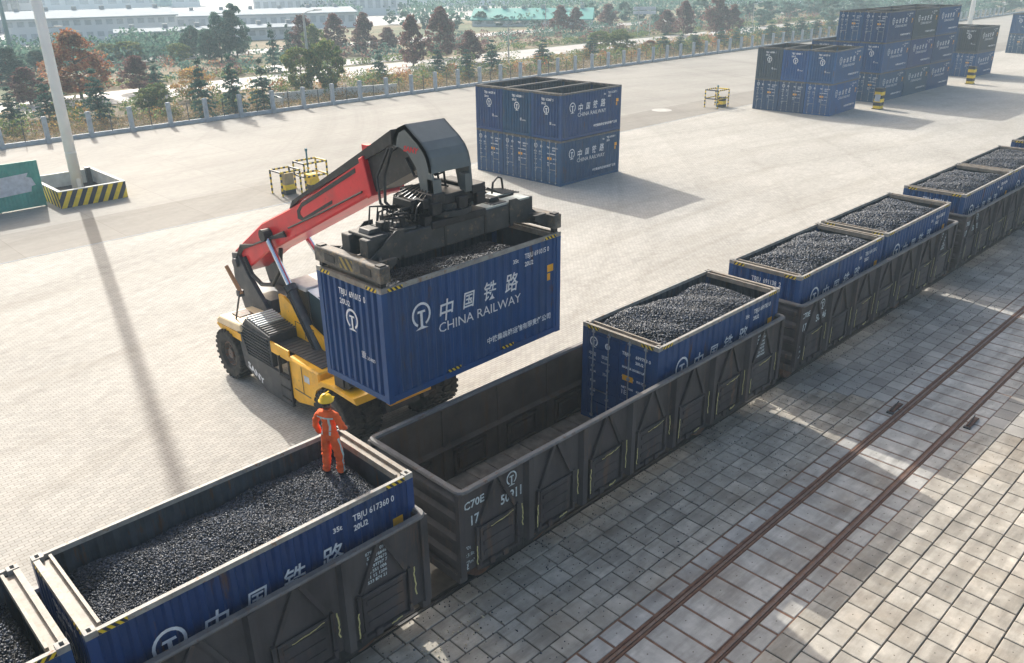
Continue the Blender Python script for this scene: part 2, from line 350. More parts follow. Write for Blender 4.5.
def lettering(num, sub='20U2', far=False):
    key = 'L'+num
    if key in CM: return CM[key]
    X, Y = CL/2, CW/2; out = []
    for pl, sg in (('-y', -1), ('+y', 1)):
        m = MB(); y = sg*(Y-.015); P = lambda x, z: (sg*-1*(x-X), y, z)
        put_logo(m, P(1.12, 1.96), pl, .28, .062)
        for ch, x, z, s in (('中', 1.62, 1.64, .58), ('国', 2.42, 1.74, .46), ('铁', 3.12, 1.74, .52), ('路', 3.90, 1.74, .54)):
            put_text(m, ch, s, P(x, z), pl, shear=.16, bold=.006, sx=.88)
        put_text(m, 'CHINA RAILWAY', .35, P(1.62, 1.32), pl, sx=1.06)
        put_text(m, '中铁集装箱运输有限责任公司', .19, P(3.22, .50), pl, bold=.004)
        put_text(m, num, .19, P(4.66, 2.46), pl, bold=.003, sx=.80); put_text(m, sub, .17, P(4.66, 2.25), pl, bold=.005, sx=.85)
        put_text(m, '35t', .15, P(4.22, 2.42), pl, bold=.004)
        out.append(m.mesh('lettering', WHITE))
    m = MB(); x = X-.015                                  # corrugated end
    put_logo(m, (x, .02, 1.84), '+x', .23, .06); put_text(m, num.replace(' ', '  '), .21, (x, -.42, 2.40), '+x', bold=.005, sx=.74)
    put_text(m, sub, .19, (x, -.42, 2.15), '+x', bold=.004); put_text(m, '重', .2, (x, .28, .95), '+x'); put_text(m, '30480', .13, (x, .5, .93), '+x')
    out.append(m.mesh('lettering', WHITE)); m = MB(); x = -X+.010                                           # doors
    put_logo(m, (x, .88, 2.42), '-x', .13, .04); put_logo(m, (x, .40, 2.40), '-x', .07, .05)
    put_text(m, num[:4], .13, (x, -.10, 2.36), '-x', bold=.004); put_text(m, num[5:], .13, (x, -.55, 2.36), '-x', bold=.004); put_text(m, sub, .12, (x, -.55, 2.2), '-x', bold=.004)
    put_text(m, '中国', .13, (x, 1.05, 2.0), '-x'); put_text(m, '铁路', .13, (x, .60, 2.0), '-x')
    put_text(m, 'CHINA', .08, (x, 1.05, 1.86), '-x'); put_text(m, 'RAILWAY', .07, (x, .60, 1.86), '-x')
    for j, t in enumerate(('MAX.GR 35000', 'TARE 3700', 'NET 31300')):
        put_text(m, t, .085, (x, -.12, 1.98-j*.30), '-x', bold=.004); put_text(m, 'KG LB', .085, (x, -.62, 1.98-j*.30), '-x', bold=.004); put_text(m, 'CU.M', .08, (x, .98, 1.5-j*.3), '-x', bold=.003)
    put_text(m, '1E', .2, (x, -.10, 1.2), '-x'); put_text(m, '35t', .12, (x, .55, 1.5), '-x')
    out.append(m.mesh('lettering', WHITE))
    m = MB()
    for sg in (-1, 1):
        y = sg*(Y-.013); a = 2.50
        for z0, z1, w_ in ((1.86, 2.06, .24), (1.62, 1.82, .12)):
            xs = (-sg*a, -sg*(a+w_)); m.add([(xs[0], y, z0), (xs[1], y, z0), (xs[1], y, z1), (xs[0], y, z1)], [(0, 1, 2, 3)])
    m.add([(-X+.008, -.14, 1.62), (-X+.008, -.50, 1.62), (-X+.008, -.50, 1.78), (-X+.008, -.14, 1.78)], [(0, 1, 2, 3)])
    out.append(m.mesh('yellow_plate', YEL))
    CM[key] = out; return out
def container(x, y, z, rz, num, label, group=None, tint=(1, 1, 1), rimtint=None, lined=True):
    """x, y centre of the floor"""
    c = cmesh(); t = thing('freight_container', (x, y, z), label, 'container', group, rz)
    ls = lettering(num)
    ks = ['sn', 'sf', 'sni', 'sfi', 'end', 'endi', 'doori', 'floor', 'dn', 'df']; X, Y = CL/2, CW/2
    def pc(k, loc, rz_=0): o = link(c[k].name.split('.')[0], c[k], t, loc, rz_); o.color = (*(tint if k in ('post', 'sill', 'brail', 'castb') else ((1, 1, 1) if lined else (.33, .36, .42))), 1)
    for sx in (-1, 1):
        pc('sill', (sx*(X-.062), 0, 0)); pc('head', (sx*X, 0, 0), 0 if sx > 0 else PI); pc('brail', (0, sx*(Y-.053), 0)); pc('trail', (0, sx*(Y-.0465), 0))
        for sy in (-1, 1):
            pc('post', (sx*(X-.08), sy*(Y-.0825), 0)); pc('castb', (sx*(X-.089), sy*(Y-.081), 0)); pc('castt', (sx*(X-.089), sy*(Y-.081), CH-.118))
            if lined: pc('hz1', (sx*(X-.405), sy*(Y-.006), CH-.072)); pc('hz1', (sx*.95, sy*(Y-.004), .205)); pc('hz2', (sx*(X-.001), sy*(Y-.365), CH-.078))
    dd = {}
    for k in ks:
        o = link(c[k].name.split('.')[0], c[k], t); o.color = (*tint, 1); dd[k] = o
    for k in ('dn', 'df'):
        for j in (0, 1): link('locking_rod', c[k+'r%d' % j], dd[k])
    for me in ls: link(me.name.split('.')[0], me, t)
    return t
def rock(n, rng):
    v = np.array([(1, 0, 0), (-1, 0, 0), (0, 1, 0), (0, -1, 0), (0, 0, 1), (0, 0, -1)], float)
    f = np.array([(0, 2, 4), (2, 1, 4), (1, 3, 4), (3, 0, 4), (2, 0, 5), (1, 2, 5), (3, 1, 5), (0, 3, 5)])
    return v, f
def lumps(name, pts, size, rng, mat):
    """pts (n,3) centres -> one mesh of n angular lumps"""
    v, f = rock(0, rng); n = len(pts)
    q = rng.normal(size=(n, 4)); q /= np.linalg.norm(q, axis=1)[:, None]; a, b, c, d = q.T
    M = np.stack([1-2*(c*c+d*d), 2*(b*c-a*d), 2*(b*d+a*c), 2*(b*c+a*d), 1-2*(b*b+d*d), 2*(c*d-a*b), 2*(b*d-a*c), 2*(c*d+a*b), 1-2*(b*b+c*c)], 1).reshape(n, 3, 3)
    sc = (size[0]+(size[1]-size[0])*rng.uniform(0, 1, (n, 1, 1))**1.8)*rng.uniform(.55, 1.2, (n, 6, 3))
    P = np.einsum('nij,nkj->nki', M, v[None]*sc)+pts[:, None]
    me = bpy.data.meshes.new(name); me.vertices.add(n*6); me.vertices.foreach_set('co', P.reshape(-1))
    F = (f[None]+np.arange(n)[:, None, None]*6).reshape(-1)
    me.loops.add(len(F)); me.loops.foreach_set('vertex_index', F.astype(np.int32)); me.polygons.add(n*8)
    me.polygons.foreach_set('loop_start', np.arange(n*8, dtype=np.int32)*3); me.polygons.foreach_set('loop_total', np.full(n*8, 3, np.int32))
    me.materials.append(mat); me.update(calc_edges=True); return me
def coal(cx, cy_, ztop, rz, label, n, size, seed, drop=.42, hump=.22, hl=CL/2-.32, hw=CW/2-.09, tilt=0.0):
    rng = np.random.default_rng(seed); ph = rng.uniform(0, 6.28, 6)
    def h(x, y):
        e = 1-np.maximum(np.abs(x/hl)**5.0, np.abs(y/hw)**4.0)
        return -drop-.22+ (.22+hump)*np.sqrt(np.clip(e, 0, 1))+.05*np.sin(x*1.7+ph[0])*np.cos(y*2.1+ph[1])+.03*np.sin(x*4.1+ph[2]+y*3)+tilt*x+.035*np.sin(x*.9+ph[3])
    t = thing('coal_load', (cx, cy_, ztop), label, 'coal', 'coal loads in the open containers', rz); t['kind'] = 'stuff'
    nx, ny = 60, 26; X, Y = np.meshgrid(np.linspace(-hl, hl, nx), np.linspace(-hw, hw, ny), indexing='ij')
    Z = h(X, Y)+rng.uniform(-.012, .012, X.shape)-.015
    vs = list(zip(X.ravel(), Y.ravel(), Z.ravel())); fs = [(i*ny+j, (i+1)*ny+j, (i+1)*ny+j+1, i*ny+j+1) for i in range(nx-1) for j in range(ny-1)]
    m = MB(); m.add(vs, fs)
    for (a, b) in ((0, 0),): pass
    o = m.build('coal_bed', COALB, t); o['kind'] = 'stuff'
    x = rng.uniform(-hl, hl, n); y = rng.uniform(-hw, hw, n); p = np.stack([x, y, h(x, y)+rng.uniform(-.01, .03, n)], 1)
    o = link('coal_lumps', lumps('coal_lumps', p, size, rng, COAL), t); o['kind'] = 'stuff'
    return t
YC = 12.365; ZC = 1.089
G1 = 'open-top coal containers riding in the wagons'
container(1.75-3.029, YC, ZC, 0, 'TBJU 617142 3', 'coal container cut off by the left edge, end to end with the lettered one', G1, (.85, .85, .9))
container(1.948+CL/2, YC, ZC, PI, 'TBJU 617360 0', 'dark blue coal container in which the orange worker stands', G1, (.62, .62, .78))
container(15.917+CL/2, YC, ZC, 0, 'TBJU 699783 0', 'blue coal container with door end showing, in the half-empty wagon', G1, (.85, .85, .9))
container(23.258+CL/2, YC, ZC, PI, 'TBJU 691138 2', 'blue coal container in the third wagon, first behind the half-empty wagon', G1, (.95, .95, 1))
container(29.601+CL/2, YC, ZC, PI, 'TBJU 612067 5', 'blue coal container in the third wagon, touching a rusty-framed one', G1)
container(37.268+CL/2, YC, ZC, PI, 'TBJU 650284 1', 'blue coal container in the fourth wagon, nearer of its two', G1)
container(43.452+CL/2, YC, ZC, PI, 'TBJU 641570 8', 'blue coal container in the fourth wagon, farther of its two', G1)
container(51.6+CL/2, YC, ZC, PI, 'TBJU 633904 2', 'coal container at the right edge, farthest along the train', G1)
ZT = ZC+CH
coal(1.948+CL/2, YC, ZT, 0, 'bed of black coal lumps under the orange worker', 36000, (.014, .036), 1, drop=.47, hump=.06, tilt=.0)
coal(1.75-3.029, YC, ZT, 0, 'coal in the container cut off by the left edge', 9000, (.016, .040), 2, drop=.5)
coal(15.917+CL/2, YC, ZT, 0, 'coal heap in the container with door end showing in the half-empty wagon', 15000, (.020, .052), 3, drop=.30, hump=.24, tilt=-.03)
coal(23.258+CL/2, YC, ZT, 0, 'coal heap in the nearer container of the third wagon', 10000, (.026, .062), 4, drop=.28, hump=.22)
coal(29.601+CL/2, YC, ZT, 0, 'coal heap in the farther container of the third wagon', 9000, (.028, .066), 5, drop=.28, hump=.22)
coal(37.268+CL/2, YC, ZT, 0, 'coal heap in the nearer container of the fourth wagon', 9000, (.026, .06), 6, drop=.26, hump=.22)
coal(43.452+CL/2, YC, ZT, 0, 'coal heap in the farther container of the fourth wagon', 8000, (.028, .06), 7, drop=.26, hump=.22)
coal(51.6+CL/2, YC, ZT, 0, 'coal heap in the container at the right edge', 6000, (.03, .065), 8, drop=.26, hump=.22)
# the lifted container
HX, HY, HZ, HA = 9.86, 14.361, 3.471, R(1.334)
hc = Matrix.Rotation(HA, 3, 'Z') @ Vector((CL/2, CW/2, 0)); HCX, HCY = HX+hc.x, HY+hc.y
container(HCX, HCY, HZ, HA+PI, 'TBJU 691015 0', 'bright blue coal container hanging in the air from the reach stacker', None, (1.0, 1.0, 1.05))
coal(HCX, HCY, HZ+CH, HA, 'dark coal in the container hanging from the reach stacker', 15000, (.016, .04), 9, drop=.62, hump=.06)
# stacked containers on the yard
def stack(x, y, a, cols, levels, names, group, skip=(), along=1, gapx=.35, tints=None, door=None, seed=0):
    rr = random.Random(seed); c, s = math.cos(a), math.sin(a)
    for i in range(along):
        for j in range(cols):
            for k in range(levels):
                if (i, j, k) in skip: continue
                lx, ly = i*(CL+gapx)+CL/2, j*(CW+.06)+CW/2
                num = rr.choice(['TBJU 612067 5', 'TBJU 650284 1', 'TBJU 641570 8', 'TBJU 633904 2'])
                tt = (tints or {}).get((i, j, k)) or tuple((.80+rr.uniform(-.16, .16))*q for q in (1+rr.uniform(-.1, .4), 1, 1))
                isdoor = (door or (lambda i, j, k: k % 2 == 0))(i, j, k)
                lab = names(i, j, k)
                container(x+c*lx-s*ly, y+s*lx+c*ly, k*(CH+.012), a+(0 if isdoor else PI), num, lab, group, tt, None, False)
COLN = ['near', 'middle', 'far']; LVN = ['bottom', 'top']
stack(38.873, 35.533, R(.92), 3, 2, lambda i, j, k: '%s container, %s column of the six stacked behind the lifted container' % (LVN[k], COLN[j]), 'six containers stacked behind the lifted one', seed=3)
GREY = (3.0, .92, .42); BRN = (3.3, .80, .34)
stack(76.0, 35.7, R(3.2), 3, 2, lambda i, j, k: '%s container, %s column of the six stacked by the striped bollard' % (LVN[k], COLN[j]), 'six containers stacked beside the striped bollard', seed=5, tints={(0, 2, 1): GREY, (0, 0, 1): (1.1, 1.15, 1.1), (0, 1, 1): (.95, 1.1, 1.25), (0, 0, 0): (.8, 1.1, 1.2)})
L3 = ['bottom', 'middle-height', 'top']; A3 = ['nearest the bollard', 'second from the bollard', 'third from the bollard']
stack(86.99, 36.05, R(-.3), 3, 3, lambda i, j, k: '%s container, %s row, %s in the big three-high block' % (L3[k], COLN[j], A3[i]), 'containers of the three-high block',
      skip=[(0, 2, 2), (1, 2, 0), (1, 2, 1), (1, 2, 2), (2, 2, 0), (2, 2, 1), (2, 2, 2)], along=3, gapx=.25, seed=8,
      tints={(1, 0, 2): GREY, (1, 0, 0): (1.8, 1.15, .75), (0, 0, 1): (1, 1, 1), (0, 0, 0): (1.2, 1, .8)}, door=lambda i, j, k: k != 1)
stack(115.0, 36.3, R(-1), 3, 2, lambda i, j, k: '%s container, %s column, in the two-high block behind the second bollard' % (LVN[k], COLN[j]), 'containers behind the second bollard', tints={(0, 0, 1): BRN, (0, 0, 0): (.9, 1, 1)}, seed=2)
stack(151.4, 36.0, 0, 3, 2, lambda i, j, k: '%s container, %s column, in the block cut off by the right edge' % (LVN[k], COLN[j]), 'containers at the right edge of the yard', tints={(0, 0, 1): (.8, 1.1, 1.2)}, seed=4)

# ------------------------------------------------------------ gondola wagons
GL, GW, GZ0, GZ1 = 13.1, 3.22, 1.06, 3.175
GM = {}
def gmesh():
    if GM: return GM
    X, Y = GL/2, GW/2
    m = MB()
    for s in (-1, 1): m.box(-X+.08, s*(Y-.12), GZ0, X-.08, s*(Y-.15), GZ1-.06)
    GM['side'] = m.mesh('side_wall', [GON])
    m = MB()
    for s in (-1, 1): m.box(-X+.08, s*(Y-.152), GZ0, X-.08, s*(Y-.16), GZ1-.07)
    m.box(-X+.155, -Y+.16, GZ0+.02, -X+.165, Y-.16, GZ1-.07); m.box(X-.165, -Y+.16, GZ0+.02, X-.155, Y-.16, GZ1-.07)
    for s in (-1, 1):                                       # ledge along the inside, and pressed frames round each door
        m.prism([(s*(Y-.16), 2.10), (s*(Y-.29), 2.04), (s*(Y-.16), 1.94)], 'x', -X+.17, X-.17)
        for i in range(7):
            a = -X+.08+i*1.85+.45; b = a+1.1
            if b > X-.2: continue
            for (x0, x1, z0, z1) in ((a, b, 1.80, 1.86), (a, b, 1.14, 1.20), (a, a+.06, 1.14, 1.86), (b-.06, b, 1.14, 1.86)):
                m.box(x0, s*(Y-.16), z0, x1, s*(Y-.235), z1)
            m.box(a+.16, s*(Y-.16), 1.28, b-.16, s*(Y-.21), 1.72); m.box(a+.24, s*(Y-.21), 1.36, b-.24, s*(Y-.23), 1.64)
            m.box(a-.32, s*(Y-.16), 1.1, a-.22, s*(Y-.19), GZ1-.08)
    GM['inner'] = m.mesh('inner_wall', GONI)
    for e in (-1, 1):
        m = MB(); m.box(e*(X-.10), -Y+.13, GZ0, e*(X-.15), Y-.13, GZ1-.06)
        for z in (1.35, 1.88, 2.41, 2.86):
            m.prism([(e*(X-.10), z-.13), (e*(X-.01), z-.07), (e*(X-.01), z+.05), (e*(X-.10), z+.13)], 'y', -Y+.14, Y-.14)
        for s in (-1, 1): m.box(e*X, s*(Y-.05), GZ0-.02, e*(X-.16), s*(Y-.17), GZ1-.05)
        m.box(e*X, -Y+.1, GZ0-.20, e*(X-.2), Y-.1, GZ0)
        GM['end%d' % e] = m.mesh('end_wall', GON)
    m = MB()                                               # rounded rim all round
    def rim(p, q):
        m.bar(p, q, .15, .09)
    r = .12
    cs = [(-X+.07, -Y+.07), (X-.07, -Y+.07), (X-.07, Y-.07), (-X+.07, Y-.07)]
    loop = []
    for i, (cx, cy_) in enumerate(cs):
        a0 = (PI, 1.5*PI, 0, .5*PI)[i]; ox, oy = cx+(r if cx < 0 else -r), cy_+(r if cy_ < 0 else -r)
        for k in range(4): t = a0+k/3*PI/2; loop.append((ox+r*math.cos(t), oy+r*math.sin(t)))
    n = len(loop); w2 = .065
    vs = []
    for i in range(n):
        p = Vector(loop[i]); d = (Vector(loop[(i+1) % n])-Vector(loop[i-1])).normalized(); nn = Vector((d.y, -d.x))
        for off, z in ((w2, GZ1-.07), (w2+.012, GZ1-.035), (w2-.01, GZ1), (-w2+.01, GZ1), (-w2-.01, GZ1-.07)): vs.append((p.x+nn.x*off, p.y+nn.y*off, z))
    fs = [(i*5+k, ((i+1) % n)*5+k, ((i+1) % n)*5+k+1, i*5+k+1) for i in range(n) for k in range(4)]+[(i*5+4, ((i+1) % n)*5+4, ((i+1) % n)*5, i*5) for i in range(n)]
    m.add(vs, fs); GM['rim'] = m.mesh('rim', GONR)
    m = MB(); m.prism([(-.075, -.135), (.075, -.135), (.125, .0), (-.125, .0)], 'z', GZ0-.05, GZ1-.07)
    GM['rib'] = m.mesh('rib', GON)
    m = MB()
    m.bar((-.06, -.03, GZ1-.12), (-.52, -.03, 2.12), .085, .075, (0, 1, 0)); m.bar((.06, -.03, GZ1-.12), (.52, -.03, 2.12), .085, .075, (0, 1, 0))
    GM['brace'] = m.mesh('brace', GON)
    m = MB(); m.box(-.50, -.035, 1.12, .50, 0.0, 2.02)
    for z in (1.32, 1.58, 1.84): m.box(-.42, -.055, z-.05, .42, -.034, z+.05)
    for z in (2.03,): m.tube([(-.52, -.05, z), (.52, -.05, z)], .025, 6)
    GM['door'] = m.mesh('discharge_door', GON)
    m = MB()
    for s in (-1, 1): m.box(s*.56, -.075, 1.0, s*.63, 0, 2.1); m.box(s*.535, -.11, 1.12, s*.60, -.07, 1.25)
    m.box(-.63, -.07, 1.0, .63, 0, 1.07); m.box(-.3, -.12, 1.0, -.16, -.07, 1.16); m.box(.1, -.12, 1.0, .24, -.07, 1.14)
    GM['dframe'] = m.mesh('door_frame', GON)
    rr = random.Random(3); mm = []                          # yellow chalk dashes round the doors: three hand-drawn variants
    for k in range(3):
        m = MB()
        def dash(a, b, w_=.030):
            n_ = 8; pts = [(a[0]+(b[0]-a[0])*i/n_+rr.uniform(-.02, .02), a[1]+(b[1]-a[1])*i/n_+rr.uniform(-.018, .018)) for i in range(n_+1)]
            for i in range(n_):
                (x0, z0), (x1, z1) = pts[i], pts[i+1]; L_ = math.hypot(x1-x0, z1-z0); nx, nz = -(z1-z0)/L_*w_/2, (x1-x0)/L_*w_/2*rr.uniform(.35, 1.2)
                m.add([(x0-nx, -.122, z0-nz), (x1-nx, -.122, z1-nz), (x1+nx, -.122, z1+nz), (x0+nx, -.122, z0+nz)], [(0, 1, 2, 3)])
        dash((.68, 1.32+k*.1), (.67, 2.12)); dash((-.68, 1.2), (-.67, 1.9-.1*k))
        if k != 1: dash((-.28, 1.98), (.42, 2.06))
        if k != 2: dash((.05, 1.09), (.30, 1.12), .05)
        GM['chalk%d' % k] = m.mesh('chalk_mark', CHALK)
    m = MB(); m.box(-.62, -1.445, GZ0-.03, -.02, 1.445, GZ0+.02)
    GM['plank'] = m.mesh('floor_plank', PLANK)
    m = MB(); m.box(-X+.2, -.17, .72, X-.2, .17, GZ0-.05)
    for i in range(7): m.box(-X+.9+i*1.88, -Y+.2, .88, -X+1.05+i*1.88, Y-.2, GZ0-.04)
    m.box(-X+.08, -Y+.15, GZ0-.04, X-.08, Y-.15, GZ0-.032)
    GM['under'] = m.mesh('underframe', BLACKST)
    m = MB()                                               # bogie
    for s in (-1, 1):
        m.prism([(-1.15, .42), (-.5, .30), (.5, .30), (1.15, .42), (1.15, .60), (.45, .80), (-.45, .80), (-1.15, .60)], 'y', s*.92, s*1.05)
        for k in (-.18, 0, .18): m.tube([(k, s*.99, .36), (k, s*.99, .66)], .07, 8)
    m.box(-.2, -1, .5, .2, 1, .74); GM['bogie'] = m.mesh('bogie', BLACKST)
    m = MB()
    for s in (-1, 1): m.lathe([(.05, .68*s), (.42, .68*s), (.45, .69*s), (.42, .74*s), (.42, .80*s), (.30, .80*s), (.12, .84*s), (.05, .84*s)], (0, 0, .42), 'y', 24)
    m.tube([(0, -.7, .42), (0, .7, .42)], .08, 10); GM['wheelset'] = m.mesh('wheelset', RUSTY)
    m = MB(); m.box(-.05, -.12, .72, .42, .12, .98); m.box(.3, -.17, .70, .50, .17, 1.0); GM['coupler'] = m.mesh('coupler', BLACKST)
    return GM
def gondola(x0, num, label, rz=0):
    g = gmesh(); t = thing('gondola_wagon', (x0+GL/2, YC, 0), label, 'railway wagon', 'gondola wagons of the coal train', rz)
    for k in ('side', 'inner', 'end-1', 'end1', 'rim', 'under'): link(g[k].name.split('.')[0], g[k], t)
    ribs = [-6.55+2.05+i*1.82 for i in range(6)]
    for s, rz_ in ((-1, 0), (1, PI)):
        for x in ribs: link('rib', g['rib'], t, (x, s*(GW/2-.12), 0), rz_)
        for i in range(7):
            c = -6.55+1.12+i*1.82
            if i == 0: c = -6.55+1.10
            if i == 6: c = 6.55-1.10
            link('discharge_door', g['door'], t, (c, s*(GW/2-.12), 0), rz_); link('door_frame', g['dframe'], t, (c, s*(GW/2-.12), 0), rz_)
            link('brace', g['brace'], t, (c, s*(GW/2-.12), 0), rz_)
            link('chalk_mark', g['chalk%d' % ((i*2+(s > 0)+int(x0)) % 3)], t, (c, s*(GW/2-.12), 0), rz_)
    for i in range(20): link('floor_plank', g['plank'], t, (-6.33+.31+.63*i+.35, 0, random.uniform(-.006, .006)))
    for x in (-4.4, 4.4):
        b = link('bogie', g['bogie'], t, (x, 0, 0))
        for d in (-.9, .9): link('wheelset', g['wheelset'], b, (d, 0, 0))
    link('coupler', g['coupler'], t, (6.5, 0, 0)); link('coupler', g['coupler'], t, (-6.5, 0, 0), PI)
    m = MB(); y = -GW/2+.115; rr = random.Random(num)
    put_text(m, 'C70E', .26, (-6.36, y, 2.62), '-y', WCHALK, bold=.006)
    put_text(m, '17', .34, (-6.22, y, 2.18), '-y', WCHALK, bold=.006, sx=.8); put_text(m, num, .34, (-5.32, y, 2.26), '-y', WCHALK, bold=.008, sx=.8)
    put_logo(m, (-4.98, y, 2.80), '-y', .15, .035)
    for j, tx in enumerate(('70t', '23.8t', '77m³')): put_text(m, tx, .13, (-6.38, y, 1.62-j*.19), '-y', WCHALK)
    put_text(m, '2', .2, (-6.38, y, 1.12), '-y', WCHALK, bold=.006)
    for j in range(7): put_text(m, ''.join(rr.choice('0123456789  ') for _ in range(10)), .10, (5.12, y, 2.86-j*.11), '-y', WCHALK, bold=.003)
    m.build('stencil_lettering', WCHALK, t)
    return t
gondola(-5.03, '50873', 'dark gondola wagon under the worker, stencilled data block on its near end')
gondola(8.879, '50911', 'half-empty dark gondola wagon with chalk-marked doors and its inside showing')
gondola(23.0, '50846', 'gondola wagon third along the train, carrying two containers')
gondola(37.05, '50902', 'gondola wagon fourth along the train, by the converging rails')
gondola(51.1, '50855', 'gondola wagon farthest along, cut off by the right edge')

# ------------------------------------------------------------ railway apron
def ground_mat(name, col, kind):
    m, nt, b = nmat(name); pos = N(nt, 'ShaderNodeNewGeometry').outputs['Position']
    c = mix(nt, 1.0, (*col, 1), vary(nt, pos, .12, .88, 1.10, 6), 'MULTIPLY')
    c = mix(nt, 1.0, c, vary(nt, pos, 2.2, .92, 1.07, 6), 'MULTIPLY')
    h = None
    if kind == 'brick':
        br = N(nt, 'ShaderNodeTexBrick'); nt.links.new(pos, br.inputs['Vector'])
        br.inputs['Scale'].default_value = 1.0; br.inputs['Brick Width'].default_value = .25; br.inputs['Row Height'].default_value = .125
        br.inputs['Mortar Size'].default_value = .012; br.inputs['Mortar Smooth'].default_value = .4; br.inputs['Bias'].default_value = 0
        br.inputs['Color1'].default_value = (.88, .88, .87, 1); br.inputs['Color2'].default_value = (1.05, 1.045, 1.03, 1); br.inputs['Mortar'].default_value = (.62, .60, .57, 1)
        c = mix(nt, 1.0, c, br.outputs['Color'], 'MULTIPLY')
        # sandy dusting and tyre smears
        sm = ramp(nt, noise(nt, mapping(nt, pos, (.05, .6, 1), (0, 0, .25)), 1.0, 6, .6), .50, .78); c = mix(nt, mix(nt, 1.0, sm, (.5, .5, .5), 'MULTIPLY'), c, (.30, .275, .23, 1))
        h = br.outputs['Fac']
    else:
        jx = N(nt, 'ShaderNodeTexBrick'); nt.links.new(pos, jx.inputs['Vector']); jx.offset = 0
        jx.inputs['Scale'].default_value = 1.0; jx.inputs['Brick Width'].default_value = 5.0; jx.inputs['Row Height'].default_value = 4.5; jx.inputs['Mortar Size'].default_value = .02
        jx.inputs['Color1'].default_value = (.95, .95, .95, 1); jx.inputs['Color2'].default_value = (1.05, 1.05, 1.05, 1); jx.inputs['Mortar'].default_value = (.78, .76, .73, 1)
        c = mix(nt, 1.0, c, jx.outputs['Color'], 'MULTIPLY')
        sm = ramp(nt, noise(nt, mapping(nt, pos, (.03, .35, 1), (0, 0, -.12)), 1.0, 7, .6), .45, .80); c = mix(nt, mix(nt, 1.0, sm, (.6, .6, .6), 'MULTIPLY'), c, (.27, .25, .22, 1))
        h = jx.outputs['Fac']
    for (cx_, cy2, sc_, lo) in ((40, -60, .55, .60), (-30, 120, .4, .62)):
        vs_ = N(nt, 'ShaderNodeVectorMath', operation='DISTANCE'); nt.links.new(pos, vs_.inputs[0]); vs_.inputs[1].default_value = (cx_, cy2, 0)
        cb = N(nt, 'ShaderNodeCombineXYZ'); nt.links.new(vs_.outputs['Value'], cb.inputs[0])
        nn_ = N(nt, 'ShaderNodeVectorMath', operation='SCALE'); nn_.inputs['Scale'].default_value = .012; nt.links.new(pos, nn_.inputs[0])
        av = N(nt, 'ShaderNodeVectorMath', operation='ADD'); nt.links.new(cb.outputs[0], av.inputs[0]); nt.links.new(nn_.outputs[0], av.inputs[1])
        tf = ramp(nt, noise(nt, av.outputs[0], sc_, 5, .7), lo-.10, lo+.04); c = mix(nt, mix(nt, 1.0, tf, (.26, .26, .26), 'MULTIPLY'), c, mix(nt, 1.0, c, (.62, .60, .57), 'MULTIPLY'))
    sp = ramp(nt, noise(nt, pos, .9, 8, .75), .70, .80); c = mix(nt, mix(nt, 1.0, sp, (.35, .35, .35), 'MULTIPLY'), c, (.16, .15, .14, 1))
    nt.links.new(c, b.inputs['Base Color']); b.inputs['Roughness'].default_value = .78; b.inputs['Specular IOR Level'].default_value = .18
    oil = ramp(nt, noise(nt, mapping(nt, pos, (.22, .22, 1)), 1.0, 9, .7), .57, .72); c = mix(nt, mix(nt, 1.0, oil, (.28, .28, .28), 'MULTIPLY'), c, (.20, .18, .15, 1)); nt.links.new(c, b.inputs['Base Color'])
    bp = N(nt, 'ShaderNodeBump'); bp.inputs['Strength'].default_value = .5; bp.inputs['Distance'].default_value = .006; bp.invert = True
    ad = N(nt, 'ShaderNodeMath', operation='ADD'); nt.links.new(h, ad.inputs[0]); nt.links.new(noise(nt, pos, 9, 6, .7), ad.inputs[1])
    nt.links.new(ad.outputs[0], bp.inputs['Height']); nt.links.new(bp.outputs[0], b.inputs['Normal'])
    return m
PAVE = ground_mat('brick_paving', (.46, .445, .41), 'brick')
CYARD = ground_mat('yard_concrete', (.315, .30, .27), 'conc')
CSTRIP = ground_mat('strip_concrete', (.255, .238, .21), 'conc')
JOINT = surf('joint_dirt', (.055, .048, .04), .95, 0, .4, 3, world=True)
JRUST = surf('joint_rust', (.17, .09, .055), .9, 0, .35, 4, world=True)
def sheet(name, x0, y0, x1, y1, z, mat, kind='structure', parent=None):
    m = MB(); m.add([(x0, y0, z), (x1, y0, z), (x1, y1, z), (x0, y1, z)], [(0, 1, 2, 3)]); return tag(m.build(name, mat, parent), kind=kind)
apron = tag(link('slab_paving', None), kind='structure')
def base(nm, y0, y1, mat): return sheet(nm, -40, y0, 420, y1, -.05, mat, 'structure', apron)
bb = MB(); bb.add([(-40, -30, -.05), (420, -30, -.05), (420, 13.6, -.05), (-40, 13.6, -.05)], [(0, 1, 2, 3)]); bb.build('joint_bed', JOINT, apron)
bb = MB(); bb.add([(-40, 5.72, -.014), (420, 5.72, -.014), (420, 8.42, -.014), (-40, 8.42, -.014)], [(0, 1, 2, 3)]); bb.build('panel_bed', JRUST, apron)
SM = {}
